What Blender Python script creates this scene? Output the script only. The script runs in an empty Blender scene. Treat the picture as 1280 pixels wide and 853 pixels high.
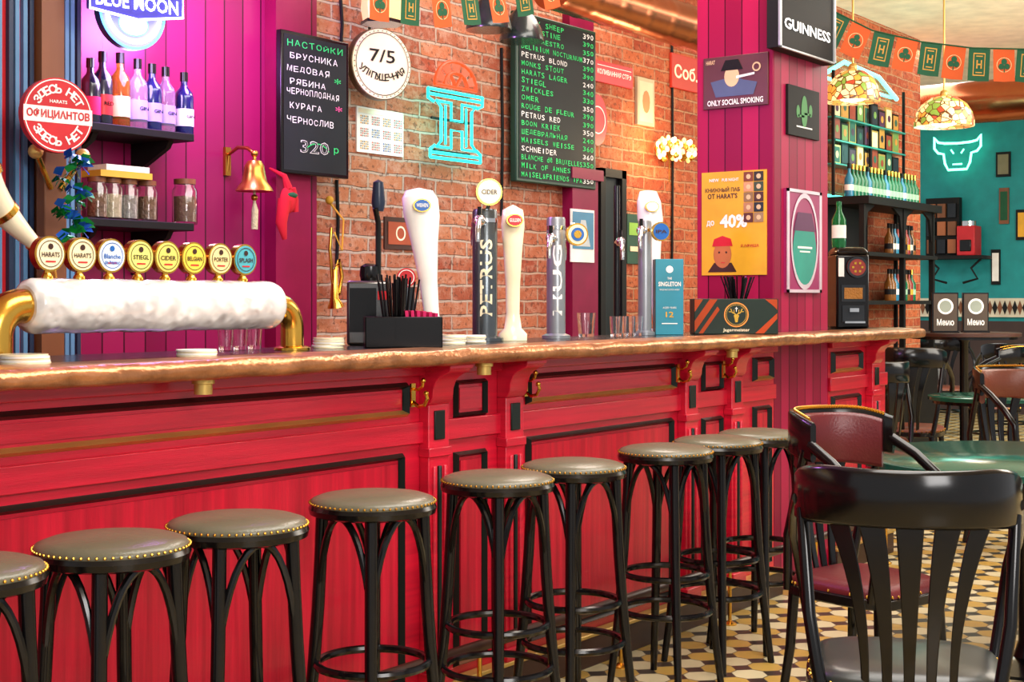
import bpy, math, random
from mathutils import Vector, Matrix, noise
random.seed(7)
sc=bpy.context.scene
COL=sc.collection
try:
    sc.view_settings.view_transform='Standard'; sc.view_settings.exposure=.12
except Exception as e: print(e)
TH=math.radians(36.35); C=math.cos(TH); S=math.sin(TH)
F=1780.0; H=1.38; HY=375.0
pi=math.pi
def PY(px,py,Y):
    t=(px-640)/F; D=Y/(S-t*C); return Vector((D*(C+t*S),Y,H-(py-HY)*D/F))
def PX(px,py,X):
    t=(px-640)/F; D=X/(C+t*S); return Vector((X,D*(S-t*C),H-(py-HY)*D/F))
def PD(px,py,D):
    t=(px-640)/F; return Vector((D*(C+t*S),D*(S-t*C),H-(py-HY)*D/F))
def XC(px,Y): return PY(px,0,Y).x
def rectY(x0,y0,x1,y1,Y):
    a=XC(x0,Y); b=XC(x1,Y); m=(x0+x1)/2; z0=PY(m,y1,Y).z; z1=PY(m,y0,Y).z
    return (a+b)/2,(z0+z1)/2,b-a,z1-z0
def rectX(x0,y0,x1,y1,X):
    a=PX(x0,0,X).y; b=PX(x1,0,X).y; m=(x0+x1)/2
    return (a+b)/2,(PX(m,y0,X).z+PX(m,y1,X).z)/2,abs(a-b),PX(m,y0,X).z-PX(m,y1,X).z
# ---------------------------------------------------------------- materials
def hx(h):
    h=h.lstrip('#'); o=[]
    for i in (0,2,4):
        c=int(h[i:i+2],16)/255
        o.append(c/12.92 if c<=.04045 else ((c+.055)/1.055)**2.4)
    return (*o,1)
MC={}
def nt(name):
    m=bpy.data.materials.new(name); m.use_nodes=True
    t=m.node_tree; b=t.nodes['Principled BSDF']; return m,t,b
def M(name,col,rough=.5,metal=0,emit=0,ecol=None,trans=0,bump=None,vary=None,coat=0,stretch=None,alpha=1,ior=1.45,spec=None):
    if name in MC: return MC[name]
    m,t,b=nt(name); MC[name]=m
    c=hx(col); N=t.nodes; L=t.links
    b.inputs['Base Color'].default_value=c
    b.inputs['Roughness'].default_value=rough
    b.inputs['Metallic'].default_value=metal
    b.inputs['IOR'].default_value=ior
    if spec is not None: b.inputs['Specular IOR Level'].default_value=spec
    if trans: b.inputs['Transmission Weight'].default_value=trans
    if coat: b.inputs['Coat Weight'].default_value=coat; b.inputs['Coat Roughness'].default_value=.15
    if alpha<1: b.inputs['Alpha'].default_value=alpha
    if emit:
        b.inputs['Emission Color'].default_value=hx(ecol or col); b.inputs['Emission Strength'].default_value=emit
    vary=vary or ((6,.12) if not trans and not emit else None)
    if vary or bump:
        tc=N.new('ShaderNodeTexCoord'); mp=N.new('ShaderNodeMapping')
        L.new(tc.outputs['Object'],mp.inputs['Vector'])
        if stretch: mp.inputs['Scale'].default_value=stretch
        if vary:
            n=N.new('ShaderNodeTexNoise'); n.inputs['Scale'].default_value=vary[0]; n.inputs['Detail'].default_value=5
            L.new(mp.outputs[0],n.inputs['Vector'])
            r=N.new('ShaderNodeMapRange'); r.inputs['From Min'].default_value=.3; r.inputs['From Max'].default_value=.7
            r.inputs['To Min'].default_value=1-vary[1]; r.inputs['To Max'].default_value=1+vary[1]
            L.new(n.outputs['Fac'],r.inputs['Value'])
            x=N.new('ShaderNodeVectorMath'); x.operation='SCALE'; x.inputs[0].default_value=c[:3]
            L.new(r.outputs[0],x.inputs['Scale']); L.new(x.outputs[0],b.inputs['Base Color'])
        if bump:
            n2=N.new('ShaderNodeTexNoise'); n2.inputs['Scale'].default_value=bump[0]; n2.inputs['Detail'].default_value=4
            L.new(mp.outputs[0],n2.inputs['Vector'])
            bp=N.new('ShaderNodeBump'); bp.inputs['Strength'].default_value=bump[1]; bp.inputs['Distance'].default_value=.01
            L.new(n2.outputs['Fac'],bp.inputs['Height']); L.new(bp.outputs[0],b.inputs['Normal'])
    return m
def mathn(t,op,a,b=None,c=None):
    n=t.nodes.new('ShaderNodeMath'); n.operation=op
    for i,v in enumerate((a,b,c)):
        if v is None: continue
        if isinstance(v,(int,float)): n.inputs[i].default_value=v
        else: t.links.new(v,n.inputs[i])
    return n.outputs[0]
def mixc(t,f,a,b):
    n=t.nodes.new('ShaderNodeMix'); n.data_type='RGBA'
    if isinstance(f,(int,float)): n.inputs[0].default_value=f
    else: t.links.new(f,n.inputs[0])
    for i,v in ((6,a),(7,b)):
        if isinstance(v,tuple): n.inputs[i].default_value=v
        else: t.links.new(v,n.inputs[i])
    return n.outputs[2]
def brick(name,c1,c2,mo,axis='x'):
    m,t,b=nt(name); N=t.nodes; L=t.links
    tc=N.new('ShaderNodeTexCoord'); sp=N.new('ShaderNodeSeparateXYZ'); L.new(tc.outputs['Object'],sp.inputs[0])
    cb=N.new('ShaderNodeCombineXYZ'); L.new(sp.outputs['X' if axis=='x' else 'Y'],cb.inputs[0]); L.new(sp.outputs['Z'],cb.inputs[1])
    nz=N.new('ShaderNodeTexNoise'); nz.inputs['Scale'].default_value=9; L.new(cb.outputs[0],nz.inputs['Vector'])
    vm=N.new('ShaderNodeVectorMath'); vm.operation='SCALE'; L.new(nz.outputs['Color'],vm.inputs[0]); vm.inputs['Scale'].default_value=.022
    va=N.new('ShaderNodeVectorMath'); va.operation='ADD'; L.new(cb.outputs[0],va.inputs[0]); L.new(vm.outputs[0],va.inputs[1])
    bt=N.new('ShaderNodeTexBrick'); L.new(va.outputs[0],bt.inputs['Vector'])
    bt.inputs['Scale'].default_value=1; bt.inputs['Brick Width'].default_value=.255; bt.inputs['Row Height'].default_value=.077
    bt.inputs['Mortar Size'].default_value=.008; bt.inputs['Mortar Smooth'].default_value=.4
    bt.inputs['Color1'].default_value=hx(c1); bt.inputs['Color2'].default_value=hx(c2); bt.inputs['Mortar'].default_value=hx(mo)
    n2=N.new('ShaderNodeTexNoise'); n2.inputs['Scale'].default_value=14; n2.inputs['Detail'].default_value=9; n2.inputs['Roughness'].default_value=.75
    L.new(cb.outputs[0],n2.inputs['Vector'])
    f=mathn(t,'MULTIPLY',mathn(t,'SUBTRACT',n2.outputs['Fac'],.47),2.6)
    f=mathn(t,'MINIMUM',mathn(t,'MAXIMUM',f,0.0),.7)
    c=mixc(t,f,bt.outputs['Color'],hx('d6bca6'))
    n3=N.new('ShaderNodeTexNoise'); n3.inputs['Scale'].default_value=38; n3.inputs['Detail'].default_value=4
    L.new(cb.outputs[0],n3.inputs['Vector'])
    c=mixc(t,mathn(t,'MULTIPLY',mathn(t,'LESS_THAN',n3.outputs['Fac'],.4),.6),c,hx('5a3424'))
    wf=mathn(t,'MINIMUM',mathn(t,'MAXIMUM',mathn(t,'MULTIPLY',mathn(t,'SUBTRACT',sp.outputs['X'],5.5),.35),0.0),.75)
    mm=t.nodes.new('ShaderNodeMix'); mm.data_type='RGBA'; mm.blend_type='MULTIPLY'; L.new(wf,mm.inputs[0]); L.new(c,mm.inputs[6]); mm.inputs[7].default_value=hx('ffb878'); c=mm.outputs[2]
    L.new(c,b.inputs['Base Color']); b.inputs['Roughness'].default_value=.85
    h=mathn(t,'ADD',mathn(t,'MULTIPLY',bt.outputs['Fac'],-1),mathn(t,'MULTIPLY',n2.outputs['Fac'],.9))
    bp=N.new('ShaderNodeBump'); bp.inputs['Strength'].default_value=.9; bp.inputs['Distance'].default_value=.018
    L.new(h,bp.inputs['Height']); L.new(bp.outputs[0],b.inputs['Normal'])
    return m
def planks(name,col,pitch=.105,rough=.3,spec=.35):
    m,t,b=nt(name); N=t.nodes; L=t.links
    tc=N.new('ShaderNodeTexCoord'); sp=N.new('ShaderNodeSeparateXYZ'); L.new(tc.outputs['Object'],sp.inputs[0])
    s=mathn(t,'ADD',sp.outputs['X'],sp.outputs['Y']); fr=mathn(t,'FRACT',mathn(t,'DIVIDE',s,pitch))
    g=mathn(t,'LESS_THAN',fr,.07)
    fl=mathn(t,'FLOOR',mathn(t,'DIVIDE',s,pitch))
    wn=N.new('ShaderNodeTexWhiteNoise'); wn.noise_dimensions='1D'; L.new(fl,wn.inputs['W'])
    k=hx(col); d=tuple(v*.68 for v in k[:3])+(1,); lt=tuple(min(1,v*1.3+.004) for v in k[:3])+(1,)
    c=mixc(t,wn.outputs['Value'],d,lt); c=mixc(t,g,c,tuple(v*.2 for v in k[:3])+(1,))
    L.new(c,b.inputs['Base Color']); b.inputs['Roughness'].default_value=rough
    b.inputs['Specular IOR Level'].default_value=spec
    bp=N.new('ShaderNodeBump'); bp.inputs['Strength'].default_value=.6; bp.inputs['Distance'].default_value=.01
    L.new(mathn(t,'MULTIPLY',g,-1),bp.inputs['Height']); L.new(bp.outputs[0],b.inputs['Normal'])
    return m
def tilemat():
    m,t,b=nt('floor_tile'); N=t.nodes; L=t.links
    tc=N.new('ShaderNodeTexCoord'); mp=N.new('ShaderNodeMapping'); L.new(tc.outputs['Object'],mp.inputs[0])
    s=.13; mp.inputs['Scale'].default_value=(1/s,1/s,1)
    sp=N.new('ShaderNodeSeparateXYZ'); L.new(mp.outputs[0],sp.inputs[0])
    fx=mathn(t,'ABSOLUTE',mathn(t,'SUBTRACT',mathn(t,'FRACT',sp.outputs['X']),.5))
    fy=mathn(t,'ABSOLUTE',mathn(t,'SUBTRACT',mathn(t,'FRACT',sp.outputs['Y']),.5))
    sm=mathn(t,'ADD',fx,fy)
    dia=mathn(t,'GREATER_THAN',sm,.66)
    grout=mathn(t,'LESS_THAN',mathn(t,'ABSOLUTE',mathn(t,'SUBTRACT',sm,.66)),.018)
    edge=mathn(t,'GREATER_THAN',mathn(t,'MAXIMUM',fx,fy),.48)
    cx=mathn(t,'FLOOR',sp.outputs['X']); cy=mathn(t,'FLOOR',sp.outputs['Y'])
    par=mathn(t,'PINGPONG',mathn(t,'ADD',cx,cy),1.0)
    c=mixc(t,par,hx('dfd3a8'),hx('c8a24c'))
    c=mixc(t,dia,c,hx('302822'))
    c=mixc(t,mathn(t,'MAXIMUM',grout,mathn(t,'MULTIPLY',edge,mathn(t,'SUBTRACT',1,dia))),c,hx('5a5244'))
    nz=N.new('ShaderNodeTexNoise'); nz.inputs['Scale'].default_value=5; nz.inputs['Detail'].default_value=6; L.new(tc.outputs['Object'],nz.inputs['Vector'])
    c=mixc(t,mathn(t,'MULTIPLY',nz.outputs['Fac'],.25),c,hx('6a6050'))
    L.new(c,b.inputs['Base Color']); b.inputs['Roughness'].default_value=.3
    return m
def tiffany():
    m,t,b=nt('stained_glass'); N=t.nodes; L=t.links
    tc=N.new('ShaderNodeTexCoord'); v=N.new('ShaderNodeTexVoronoi'); v.inputs['Scale'].default_value=22; L.new(tc.outputs['Object'],v.inputs['Vector'])
    sp=N.new('ShaderNodeSeparateColor'); L.new(v.outputs['Color'],sp.inputs[0])
    c=mixc(t,mathn(t,'GREATER_THAN',sp.outputs[0],.55),hx('ffe2a0'),hx('f0a040'))
    c=mixc(t,mathn(t,'GREATER_THAN',sp.outputs[1],.9),c,hx('7fa040'))
    c=mixc(t,mathn(t,'GREATER_THAN',sp.outputs[2],.92),c,hx('c8482c'))
    v2=N.new('ShaderNodeTexVoronoi'); v2.feature='DISTANCE_TO_EDGE'; v2.inputs['Scale'].default_value=22; L.new(tc.outputs['Object'],v2.inputs['Vector'])
    c=mixc(t,mathn(t,'LESS_THAN',v2.outputs['Distance'],.06),c,hx('5a3414'))
    L.new(c,b.inputs['Base Color']); L.new(c,b.inputs['Emission Color']); b.inputs['Emission Strength'].default_value=.7; b.inputs['Roughness'].default_value=.3
    return m
def icemat():
    m,t,b=nt('frosted_ice'); N=t.nodes; L=t.links
    tc=N.new('ShaderNodeTexCoord'); v=N.new('ShaderNodeTexVoronoi'); v.inputs['Scale'].default_value=34; L.new(tc.outputs['Object'],v.inputs['Vector'])
    v.feature='SMOOTH_F1'
    sp=N.new('ShaderNodeSeparateColor'); L.new(v.outputs['Color'],sp.inputs[0])
    c=mixc(t,sp.outputs[0],hx('c2bebc'),hx('fffefa'))
    L.new(c,b.inputs['Base Color']); b.inputs['Roughness'].default_value=.12; b.inputs['Coat Weight'].default_value=1.0; b.inputs['Coat Roughness'].default_value=.05
    bp=N.new('ShaderNodeBump'); bp.inputs['Strength'].default_value=.55; bp.inputs['Distance'].default_value=.01
    L.new(v.outputs['Distance'],bp.inputs['Height']); L.new(bp.outputs[0],b.inputs['Normal'])
    return m
RED=M('red_paint','cb1431',.3,vary=(3,.22),bump=(40,.14),stretch=(.6,1,14),coat=.35)
REDV=M('red_paint_panel','b8112c',.36,vary=(3,.28),bump=(40,.18),stretch=(14,1,.6),coat=.25)
MAG=planks('magenta_planks','860e48')
MAGP=planks('magenta_pillar_planks','99103f',.09,.4,.2)
MAGF=M('magenta_flat','800f3c',.4,spec=.3)
BLK=M('black_lacquer','0c0a0b',.18,spec=.45)
BLKM=M('black_matte','101010',.6,spec=.3)
BLKG=M('green_black_moulding','141c18',.3,spec=.4)
GOLD=M('brass','e0ac48',.2,1)
BELLB=M('antique_brass','b8863c',.3,1)
GOLDM=M('gold_trim_and_bevel_glint','d8b464',.35,.6)
CHR=M('chrome','d0d0d0',.12,1)
DSTEEL=M('dark_steel','34373a',.3,.8)
COP=M('copper','b06a48',.25,1,bump=(5,.12),vary=(4,.15))
CEDGE=M('hammered_copper_edge','b57a52',.28,.7,bump=(22,.7),vary=(10,.4))
TOPD=M('dark_worktop','2e2a28',.2)
LEATH=M('grey_leather','64604e',.27,bump=(160,.12),vary=(4,.12))
LEATHR=M('burgundy_leather','5a191e',.35,bump=(120,.15),vary=(4,.2))
GLASS=M('clear_glass','ffffff',.03,trans=1)
WHT=M('white_paint','f2f0ea',.5)
WHG=M('white_glazed','f4f1e8',.15,coat=.5)
CREAM=M('cream_glazed','efe3bf',.2,coat=.5)
WOOD=M('brown_wood','7a4a2c',.45,vary=(5,.3),stretch=(1,1,.15))
DWOOD=M('dark_wood','3c2219',.4,vary=(5,.3))
TEAL=M('teal_wall','128a8c',.55)
GREEN=M('flag_green','105030',.7); ORANGE=M('flag_orange','c85218',.7)
SIGNRED=M('sign_red','c41f28',.4)
YEL=M('mustard','e2a628',.5)
BLUE=M('blue_enamel','1d5fae',.35)
CHALK=M('chalkboard','1b2123',.6,vary=(3,.3),spec=.3)
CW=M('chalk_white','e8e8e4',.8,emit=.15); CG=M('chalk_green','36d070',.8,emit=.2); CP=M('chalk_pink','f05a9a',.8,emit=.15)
# ---------------------------------------------------------------- mesh builder
class MB:
    def __init__(s): s.v=[];s.f=[];s.m=[];s.s=[];s.mats=[]
    def mi(s,mat):
        if mat not in s.mats: s.mats.append(mat)
        return s.mats.index(mat)
    def add(s,vs,fs,mat,smooth=False,X=None):
        o=len(s.v); i=s.mi(mat)
        for p in vs:
            p=Vector(p)
            if X is not None: p=X@p
            s.v.append(p)
        for f in fs: s.f.append([a+o for a in f]); s.m.append(i); s.s.append(smooth)
        return s
    def box(s,c,d,mat,X=None):
        x,y,z=c; a,b,e=d[0]/2,d[1]/2,d[2]/2
        vs=[(x+i*a,y+j*b,z+k*e) for i in(-1,1) for j in(-1,1) for k in(-1,1)]
        return s.add(vs,[(0,1,3,2),(4,6,7,5),(0,4,5,1),(2,3,7,6),(0,2,6,4),(1,5,7,3)],mat,False,X)
    def bb(s,x0,x1,y0,y1,z0,z1,mat): return s.box(((x0+x1)/2,(y0+y1)/2,(z0+z1)/2),(x1-x0,y1-y0,z1-z0),mat)
    def tube(s,pts,r,mat,seg=10,closed=False,flat=1.0):
        pts=[Vector(p) for p in pts]; n=len(pts)
        rs=r if isinstance(r,(list,tuple)) else [r]*n
        vs=[];fs=[]; up=None
        for i,p in enumerate(pts):
            if closed: t=pts[(i+1)%n]-pts[i-1]
            else: t=pts[min(i+1,n-1)]-pts[max(i-1,0)]
            t.normalize()
            if up is None:
                up=Vector((0,0,1)) if abs(t.z)<.9 else Vector((1,0,0))
            a=t.cross(up); 
            if a.length<1e-4: a=t.cross(Vector((1,0,0)))
            a.normalize(); b=a.cross(t).normalized(); up=b
            for k in range(seg):
                w=2*pi*k/seg; vs.append(p+a*math.cos(w)*rs[i]+b*math.sin(w)*rs[i]*flat)
        m=n if closed else n-1
        for i in range(m):
            for k in range(seg):
                A=i*seg+k;B=i*seg+(k+1)%seg;j=(i+1)%n
                fs.append((A,B,j*seg+(k+1)%seg,j*seg+k))
        if not closed:
            fs.append(list(range(seg))[::-1]); fs.append([(n-1)*seg+k for k in range(seg)])
        return s.add(vs,fs,mat,True)
    def cyl(s,p0,p1,r0,mat,r1=None,seg=16): return s.tube([p0,p1],[r0,r1 if r1 is not None else r0],mat,seg)
    def lathe(s,prof,mat,seg=24,X=None,c=(0,0,0)):
        vs=[];fs=[];n=len(prof)
        for r,z in prof:
            for k in range(seg):
                w=2*pi*k/seg; vs.append((c[0]+r*math.cos(w),c[1]+r*math.sin(w),c[2]+z))
        for i in range(n-1):
            for k in range(seg):
                fs.append((i*seg+k,i*seg+(k+1)%seg,(i+1)*seg+(k+1)%seg,(i+1)*seg+k))
        if prof[0][0]>1e-5: fs.append(list(range(seg))[::-1])
        if prof[-1][0]>1e-5: fs.append([(n-1)*seg+k for k in range(seg)])
        return s.add(vs,fs,mat,True,X)
    def ball(s,c,r,mat,seg=12,sc_=(1,1,1),X=None):
        pr=[(max(r*math.sin(pi*i/seg),1e-6),-r*math.cos(pi*i/seg)) for i in range(seg+1)]
        Y=Matrix.Translation(Vector(c))@Matrix.Diagonal((*sc_,1))
        if X is not None: Y=X@Y
        return s.lathe(pr,mat,seg*2 if seg<8 else 16,Y)
    def prism(s,poly,y0,y1,mat,plane='xz',smooth=False,X=None):
        n=len(poly)
        def P(a,b,y):
            return {'xz':(a,y,b),'yz':(y,a,b),'xy':(a,b,y)}[plane]
        vs=[P(a,b,y0) for a,b in poly]+[P(a,b,y1) for a,b in poly]
        fs=[list(range(n)),list(range(2*n-1,n-1,-1))]+[(i,i+n,(i+1)%n+n,(i+1)%n) for i in range(n)]
        return s.add(vs,fs,mat,smooth,X)
    def rect(s,cx,cz,w,h,y,mat): return s.add([(cx-w/2,y,cz-h/2),(cx+w/2,y,cz-h/2),(cx+w/2,y,cz+h/2),(cx-w/2,y,cz+h/2)],[(0,1,2,3)],mat)
    def disc(s,cx,cz,r,y,mat,n=28,sx=1,sz=1): return s.add([(cx+sx*r*math.cos(2*pi*k/n),y,cz+sz*r*math.sin(2*pi*k/n)) for k in range(n)],[list(range(n))],mat)
    def ring(s,cx,cz,r0,r1,y,mat,n=36,a0=0,a1=2*pi,sz=1):
        vs=[]
        for k in range(n+1):
            w=a0+(a1-a0)*k/n
            for r in(r0,r1): vs.append((cx+r*math.cos(w),y,cz+sz*r*math.sin(w)))
        return s.add(vs,[(2*k,2*k+1,2*k+3,2*k+2) for k in range(n)],mat)
    def poly(s,pts,y,mat): return s.add([(a,y,b) for a,b in pts],[list(range(len(pts)))],mat)
    def text(s,body,cx,cz,w,h,y,mat,bold=0,X=None,keep=False,rot=0):
        vs,fs,bb=tmesh(body,bold)
        if not vs: return s
        bw=max(bb[1]-bb[0],1e-4);bh=max(bb[3]-bb[2],1e-4)
        sx=w/bw;sz=h/bh
        if keep: sx=sz=min(sx,sz)
        mx=(bb[0]+bb[1])/2;mz=(bb[2]+bb[3])/2; cr,sr=math.cos(rot),math.sin(rot)
        o=[]
        for p in vs:
            a=sx*(p[0]-mx);b=sz*(p[1]-mz)
            o.append((cx+a*cr-b*sr,y,cz+a*sr+b*cr))
        return s.add(o,fs,mat,False,X)
    def arctext(s,body,cx,cz,R,h,y,mat,a0,a1,bold=0,flip=False):
        n=len(body)
        for i,ch in enumerate(body):
            if ch==' ': continue
            a=a0+(a1-a0)*(i/(n-1) if n>1 else .5)
            x=cx+R*math.sin(a); z=cz+R*math.cos(a)
            vs,fs,bb=tmesh(ch,bold)
            if not vs: continue
            bw=bb[1]-bb[0]
            s.text(ch,x,z,bw*h/.72,h,y,mat,bold,rot=(-a if not flip else pi-a))
        return s
    def build(s,name,parent=None,shift=None,loc=None,rz=0,label=None,cat=None,group=None,kind=None,bevel=0,ang=38,sub=0):
        me=bpy.data.meshes.new(name)
        sh=Vector(shift) if shift is not None else Vector((0,0,0))
        me.from_pydata([v-sh for v in s.v],[],s.f)
        for m in s.mats: me.materials.append(m)
        me.polygons.foreach_set('material_index',s.m); me.polygons.foreach_set('use_smooth',s.s)
        me.update()
        try: me.set_sharp_from_angle(angle=math.radians(ang))
        except Exception: pass
        ob=bpy.data.objects.new(name,me); COL.objects.link(ob)
        if parent is not None: ob.parent=parent
        if loc is not None: ob.location=loc
        elif shift is not None and parent is None: ob.location=sh
        ob.rotation_euler[2]=rz
        if label: ob['label']=label
        if cat: ob['category']=cat
        if group: ob['group']=group
        if kind: ob['kind']=kind
        if bevel:
            b=ob.modifiers.new('bevel','BEVEL'); b.width=bevel; b.segments=2; b.limit_method='ANGLE'
        return ob
TC={}
def tmesh(body,bold=0):
    k=(body,bold)
    if k in TC: return TC[k]
    cu=bpy.data.curves.new('t','FONT'); cu.body=body; cu.size=1; cu.resolution_u=2; cu.offset=bold
    ob=bpy.data.objects.new('t',cu); COL.objects.link(ob)
    dg=bpy.context.evaluated_depsgraph_get()
    me=bpy.data.meshes.new_from_object(ob.evaluated_get(dg))
    vs=[tuple(v.co) for v in me.vertices]; fs=[list(p.vertices) for p in me.polygons]
    bpy.data.objects.remove(ob); bpy.data.curves.remove(cu); bpy.data.meshes.remove(me)
    bb=(min(v[0] for v in vs),max(v[0] for v in vs),min(v[1] for v in vs),max(v[1] for v in vs)) if vs else (0,1,0,1)
    TC[k]=(vs,fs,bb); return TC[k]
def thing(name,label,cat,loc,rz=0,group=None):
    e=bpy.data.objects.new(name,None); e.empty_display_size=.1; COL.objects.link(e)
    e.location=loc; e.rotation_euler[2]=rz; e['label']=label; e['category']=cat
    if group: e['group']=group
    return e
def clone(root,loc,rz=0,label=None):
    n=root.copy(); COL.objects.link(n); n.location=loc; n.rotation_euler[2]=rz
    if label: n['label']=label
    def rec(a,b):
        for ch in list(a.children):
            if ch==n: continue
            q=ch.copy(); COL.objects.link(q); q.parent=b; rec(ch,q)
    rec(root,n); return n
def light(kind,loc,power,color=(1,1,1),size=1,target=None,sizey=None):
    l=bpy.data.lights.new('lamp',kind); l.energy=power; l.color=color
    if kind=='AREA':
        l.size=size
        if sizey: l.shape='RECTANGLE'; l.size_y=sizey
    else: l.shadow_soft_size=size
    o=bpy.data.objects.new('light_source',l); COL.objects.link(o); o.location=loc
    if target is not None: o.rotation_euler=(Vector(target)-Vector(loc)).to_track_quat('-Z','Y').to_euler()
    return o
# ---------------------------------------------------------------- structure
YB=2.80; YP=2.98; YW=4.6; ZT=1.225; ZU=1.172; PXL=6.127; PXR=6.745; PYB=3.39
MB().bb(-2,18,-4,8,-.05,0,tilemat()).build('floor',kind='structure')
MB().bb(-2,18,-4,8,3.7,3.8,M('ceiling_paint','f4e6d0',.8)).build('ceiling',kind='structure')
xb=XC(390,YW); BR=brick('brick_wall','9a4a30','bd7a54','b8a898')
MB().bb(xb,12.4,YW,YW+.2,0,3.7,BR).build('wall_back',kind='structure')
MB().bb(-1,xb,YW-.03,YW+.2,0,3.7,MAG).build('wall_planked',kind='structure')
MB().bb(XC(345,4.5),XC(388,4.5),4.5,4.57,0,3.7,MAGF).build('trim_1',kind='structure')
wm=MB(); wm.bb(17.5,17.7,-4,8,0,3.7,TEAL); wm.bb(17.46,17.5,-4,8,0,1.12,M('wainscot','3a2a26',.5))
TB=M('tile_band','cfc7b0',.3); 
wm.bb(17.45,17.5,-4,8,1.17,1.40,TB)
for i in range(90):
    y=3.2+i*.06
    wm.prism([(y,1.2),(y+.03,1.285),(y,1.37),(y-.03,1.285)],17.44,17.451,BLKM if i%2 else WOOD,'yz')
wm.build('wall_end',kind='structure')
BST=M('pale_blue_stripe','5a86ae',.4); NST=M('navy_stripe','26344e',.4)
fx0=XC(-60,4.25); fx1=XC(106,4.25); p=MB(); p.bb(fx0,fx1,4.27,4.57,0,3.7,SIGNRED)
for i,c in enumerate((-52,-44,-30,-22,-8,0,14,22,32,40,84,91,99)):
    x=XC(c,4.25); p.bb(x-.008,x+.008,4.25,4.275,0,3.7,BST if i%3 else NST)
p.bb(XC(50,4.23),XC(78,4.23),4.22,4.28,0,3.7,WOOD)
p.build('trim_2',kind='structure')
pl=MB(); pl.bb(PXL,PXR,YP,PYB,0,3.7,MAGP); pl.build('wall_pillar',kind='structure',bevel=.006)
x0,x1=XC(712,4.55),XC(744,4.55)
MB().bb(x0,x1,4.53,4.6,0,PY(728,225,4.55).z,MAGF).bb(x0-.03,x1+.03,4.51,4.6,PY(728,225,4.55).z,PY(728,218,4.55).z+.03,MAGF).build('trim_3',kind='structure')
MB().bb(XC(712,4.55),XC(742,4.55),4.55,4.6,2.6,3.7,MAGF).build('trim_4',kind='structure')
x0,x1=XC(746,4.57),XC(778,4.57); zt=PY(762,212,4.57).z
MB().bb(x0,x1,4.57,4.6,0,zt,M('doorway_dark','1c2224',.3)).bb(x0,x0+.05,4.54,4.6,0,zt,BLKM).bb(x1-.05,x1,4.54,4.6,0,zt,BLKM).bb(x0,x1,4.54,4.6,zt-.05,zt,BLKM).build('door_1',kind='structure')
# ---------------------------------------------------------------- worktop
wo=Vector((3.9,3.1,ZU))
W=thing('bar_worktop','long dark bar top with hammered copper front edge','bar top',wo)
s=MB(); s.bb(.2,PXL,YB+.1,3.4,ZU,ZT-.001,TOPD); s.bb(PXR,7.62,YB+.1,3.4,ZU,ZT-.001,TOPD); s.bb(PXL,PXR,YB+.1,YP,ZU,ZT-.001,TOPD)
s.build('surface',W,wo)
e=MB(); n=260; prof=[]
for k in range(9):
    a=-pi/2-pi*k/8; prof.append((.026*math.cos(a)+YB+.026,.0265*math.sin(a)+(ZU+ZT)/2))
prof.append((YB+.11,ZT)); prof.append((YB+.16,ZT+.002)); prof.append((YB+.16,ZU+.002)); 
vs=[];fs=[];K=len(prof)
for i in range(n+1):
    x=.2+i*(7.64-.2)/n
    for j,(y,z) in enumerate(prof):
        w=noise.noise(Vector((x*5,j*.35,1)))*.005; w2=noise.noise(Vector((x*7,j*.3,5)))*.005
        if j>=K-2: w=w2=0
        vs.append((x,y+w,z+(w2 if j<9 else w2*.3)))
for i in range(n):
    for j in range(K): fs.append((i*K+j,i*K+(j+1)%K,(i+1)*K+(j+1)%K,(i+1)*K+j))
fs.append(list(range(K))); fs.append([n*K+j for j in range(K)][::-1])
e.add(vs,fs,CEDGE,True); e.build('edge',W,wo,ang=70)
# ---------------------------------------------------------------- bar front
bo=Vector((3.9,YP,0))
B=thing('bar_counter','red panelled wooden bar front with black mouldings, gilt strip and painted highlights','bar counter',bo)
q=MB(); q.bb(.2,PXL-.001,YP,3.36,0,ZU,RED); q.bb(PXR+.001,7.5,YP,3.36,0,ZU,RED); q.build('carcass',B,bo)
q=MB()
for a,b in ((.2,PXL-.002),(PXR+.002,7.5)):
    q.bb(a,b,YP-.025,YP,1.135,ZU,RED); q.bb(a,b,YP-.016,YP,.915,.985,RED); q.bb(a,b,YP-.05,YP,0,.11,DWOOD); q.bb(a,b,YP-.055,YP,.11,.125,GOLDM)
q.build('cornice_and_plinth',B,bo,bevel=.004)
def frame(q,x0,x1,z0,z1,w=.016,d=.02,top=BLKG,bot=BLKG,y=YP,inner=None):
    def tr(p0,p1,i0,i1,m):
        (ax,az),(bx,bz),(cx,cz),(dx,dz)=p0,p1,i1,i0
        mx0,mz0=(ax+dx)/2,(az+dz)/2; mx1,mz1=(bx+cx)/2,(bz+cz)/2
        q.add([(ax,y-.001,az),(bx,y-.001,bz),(mx1,y-d,mz1),(mx0,y-d,mz0),(cx,y-.001,cz),(dx,y-.001,dz)],[(0,1,2,3),(3,2,4,5)],m)
    O=[(x0,z0),(x1,z0),(x1,z1),(x0,z1)]; I=[(x0+w,z0+w),(x1-w,z0+w),(x1-w,z1-w),(x0+w,z1-w)]
    for i,m in enumerate((bot,top,top,top)):
        j=(i+1)%4; tr(O[i],O[j],I[i],I[j],m)
    if inner:
        q.bb(x0+w+.012,x1-w-.012,y-.008,y,z0+w+.01,z1-w-.01,inner)
bays=[(.25,XC(508,YP)),(XC(656,YP),XC(842,YP)),(XC(940,YP),PXL-.03),(PXR+.03,XC(1075,YP))]
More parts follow.
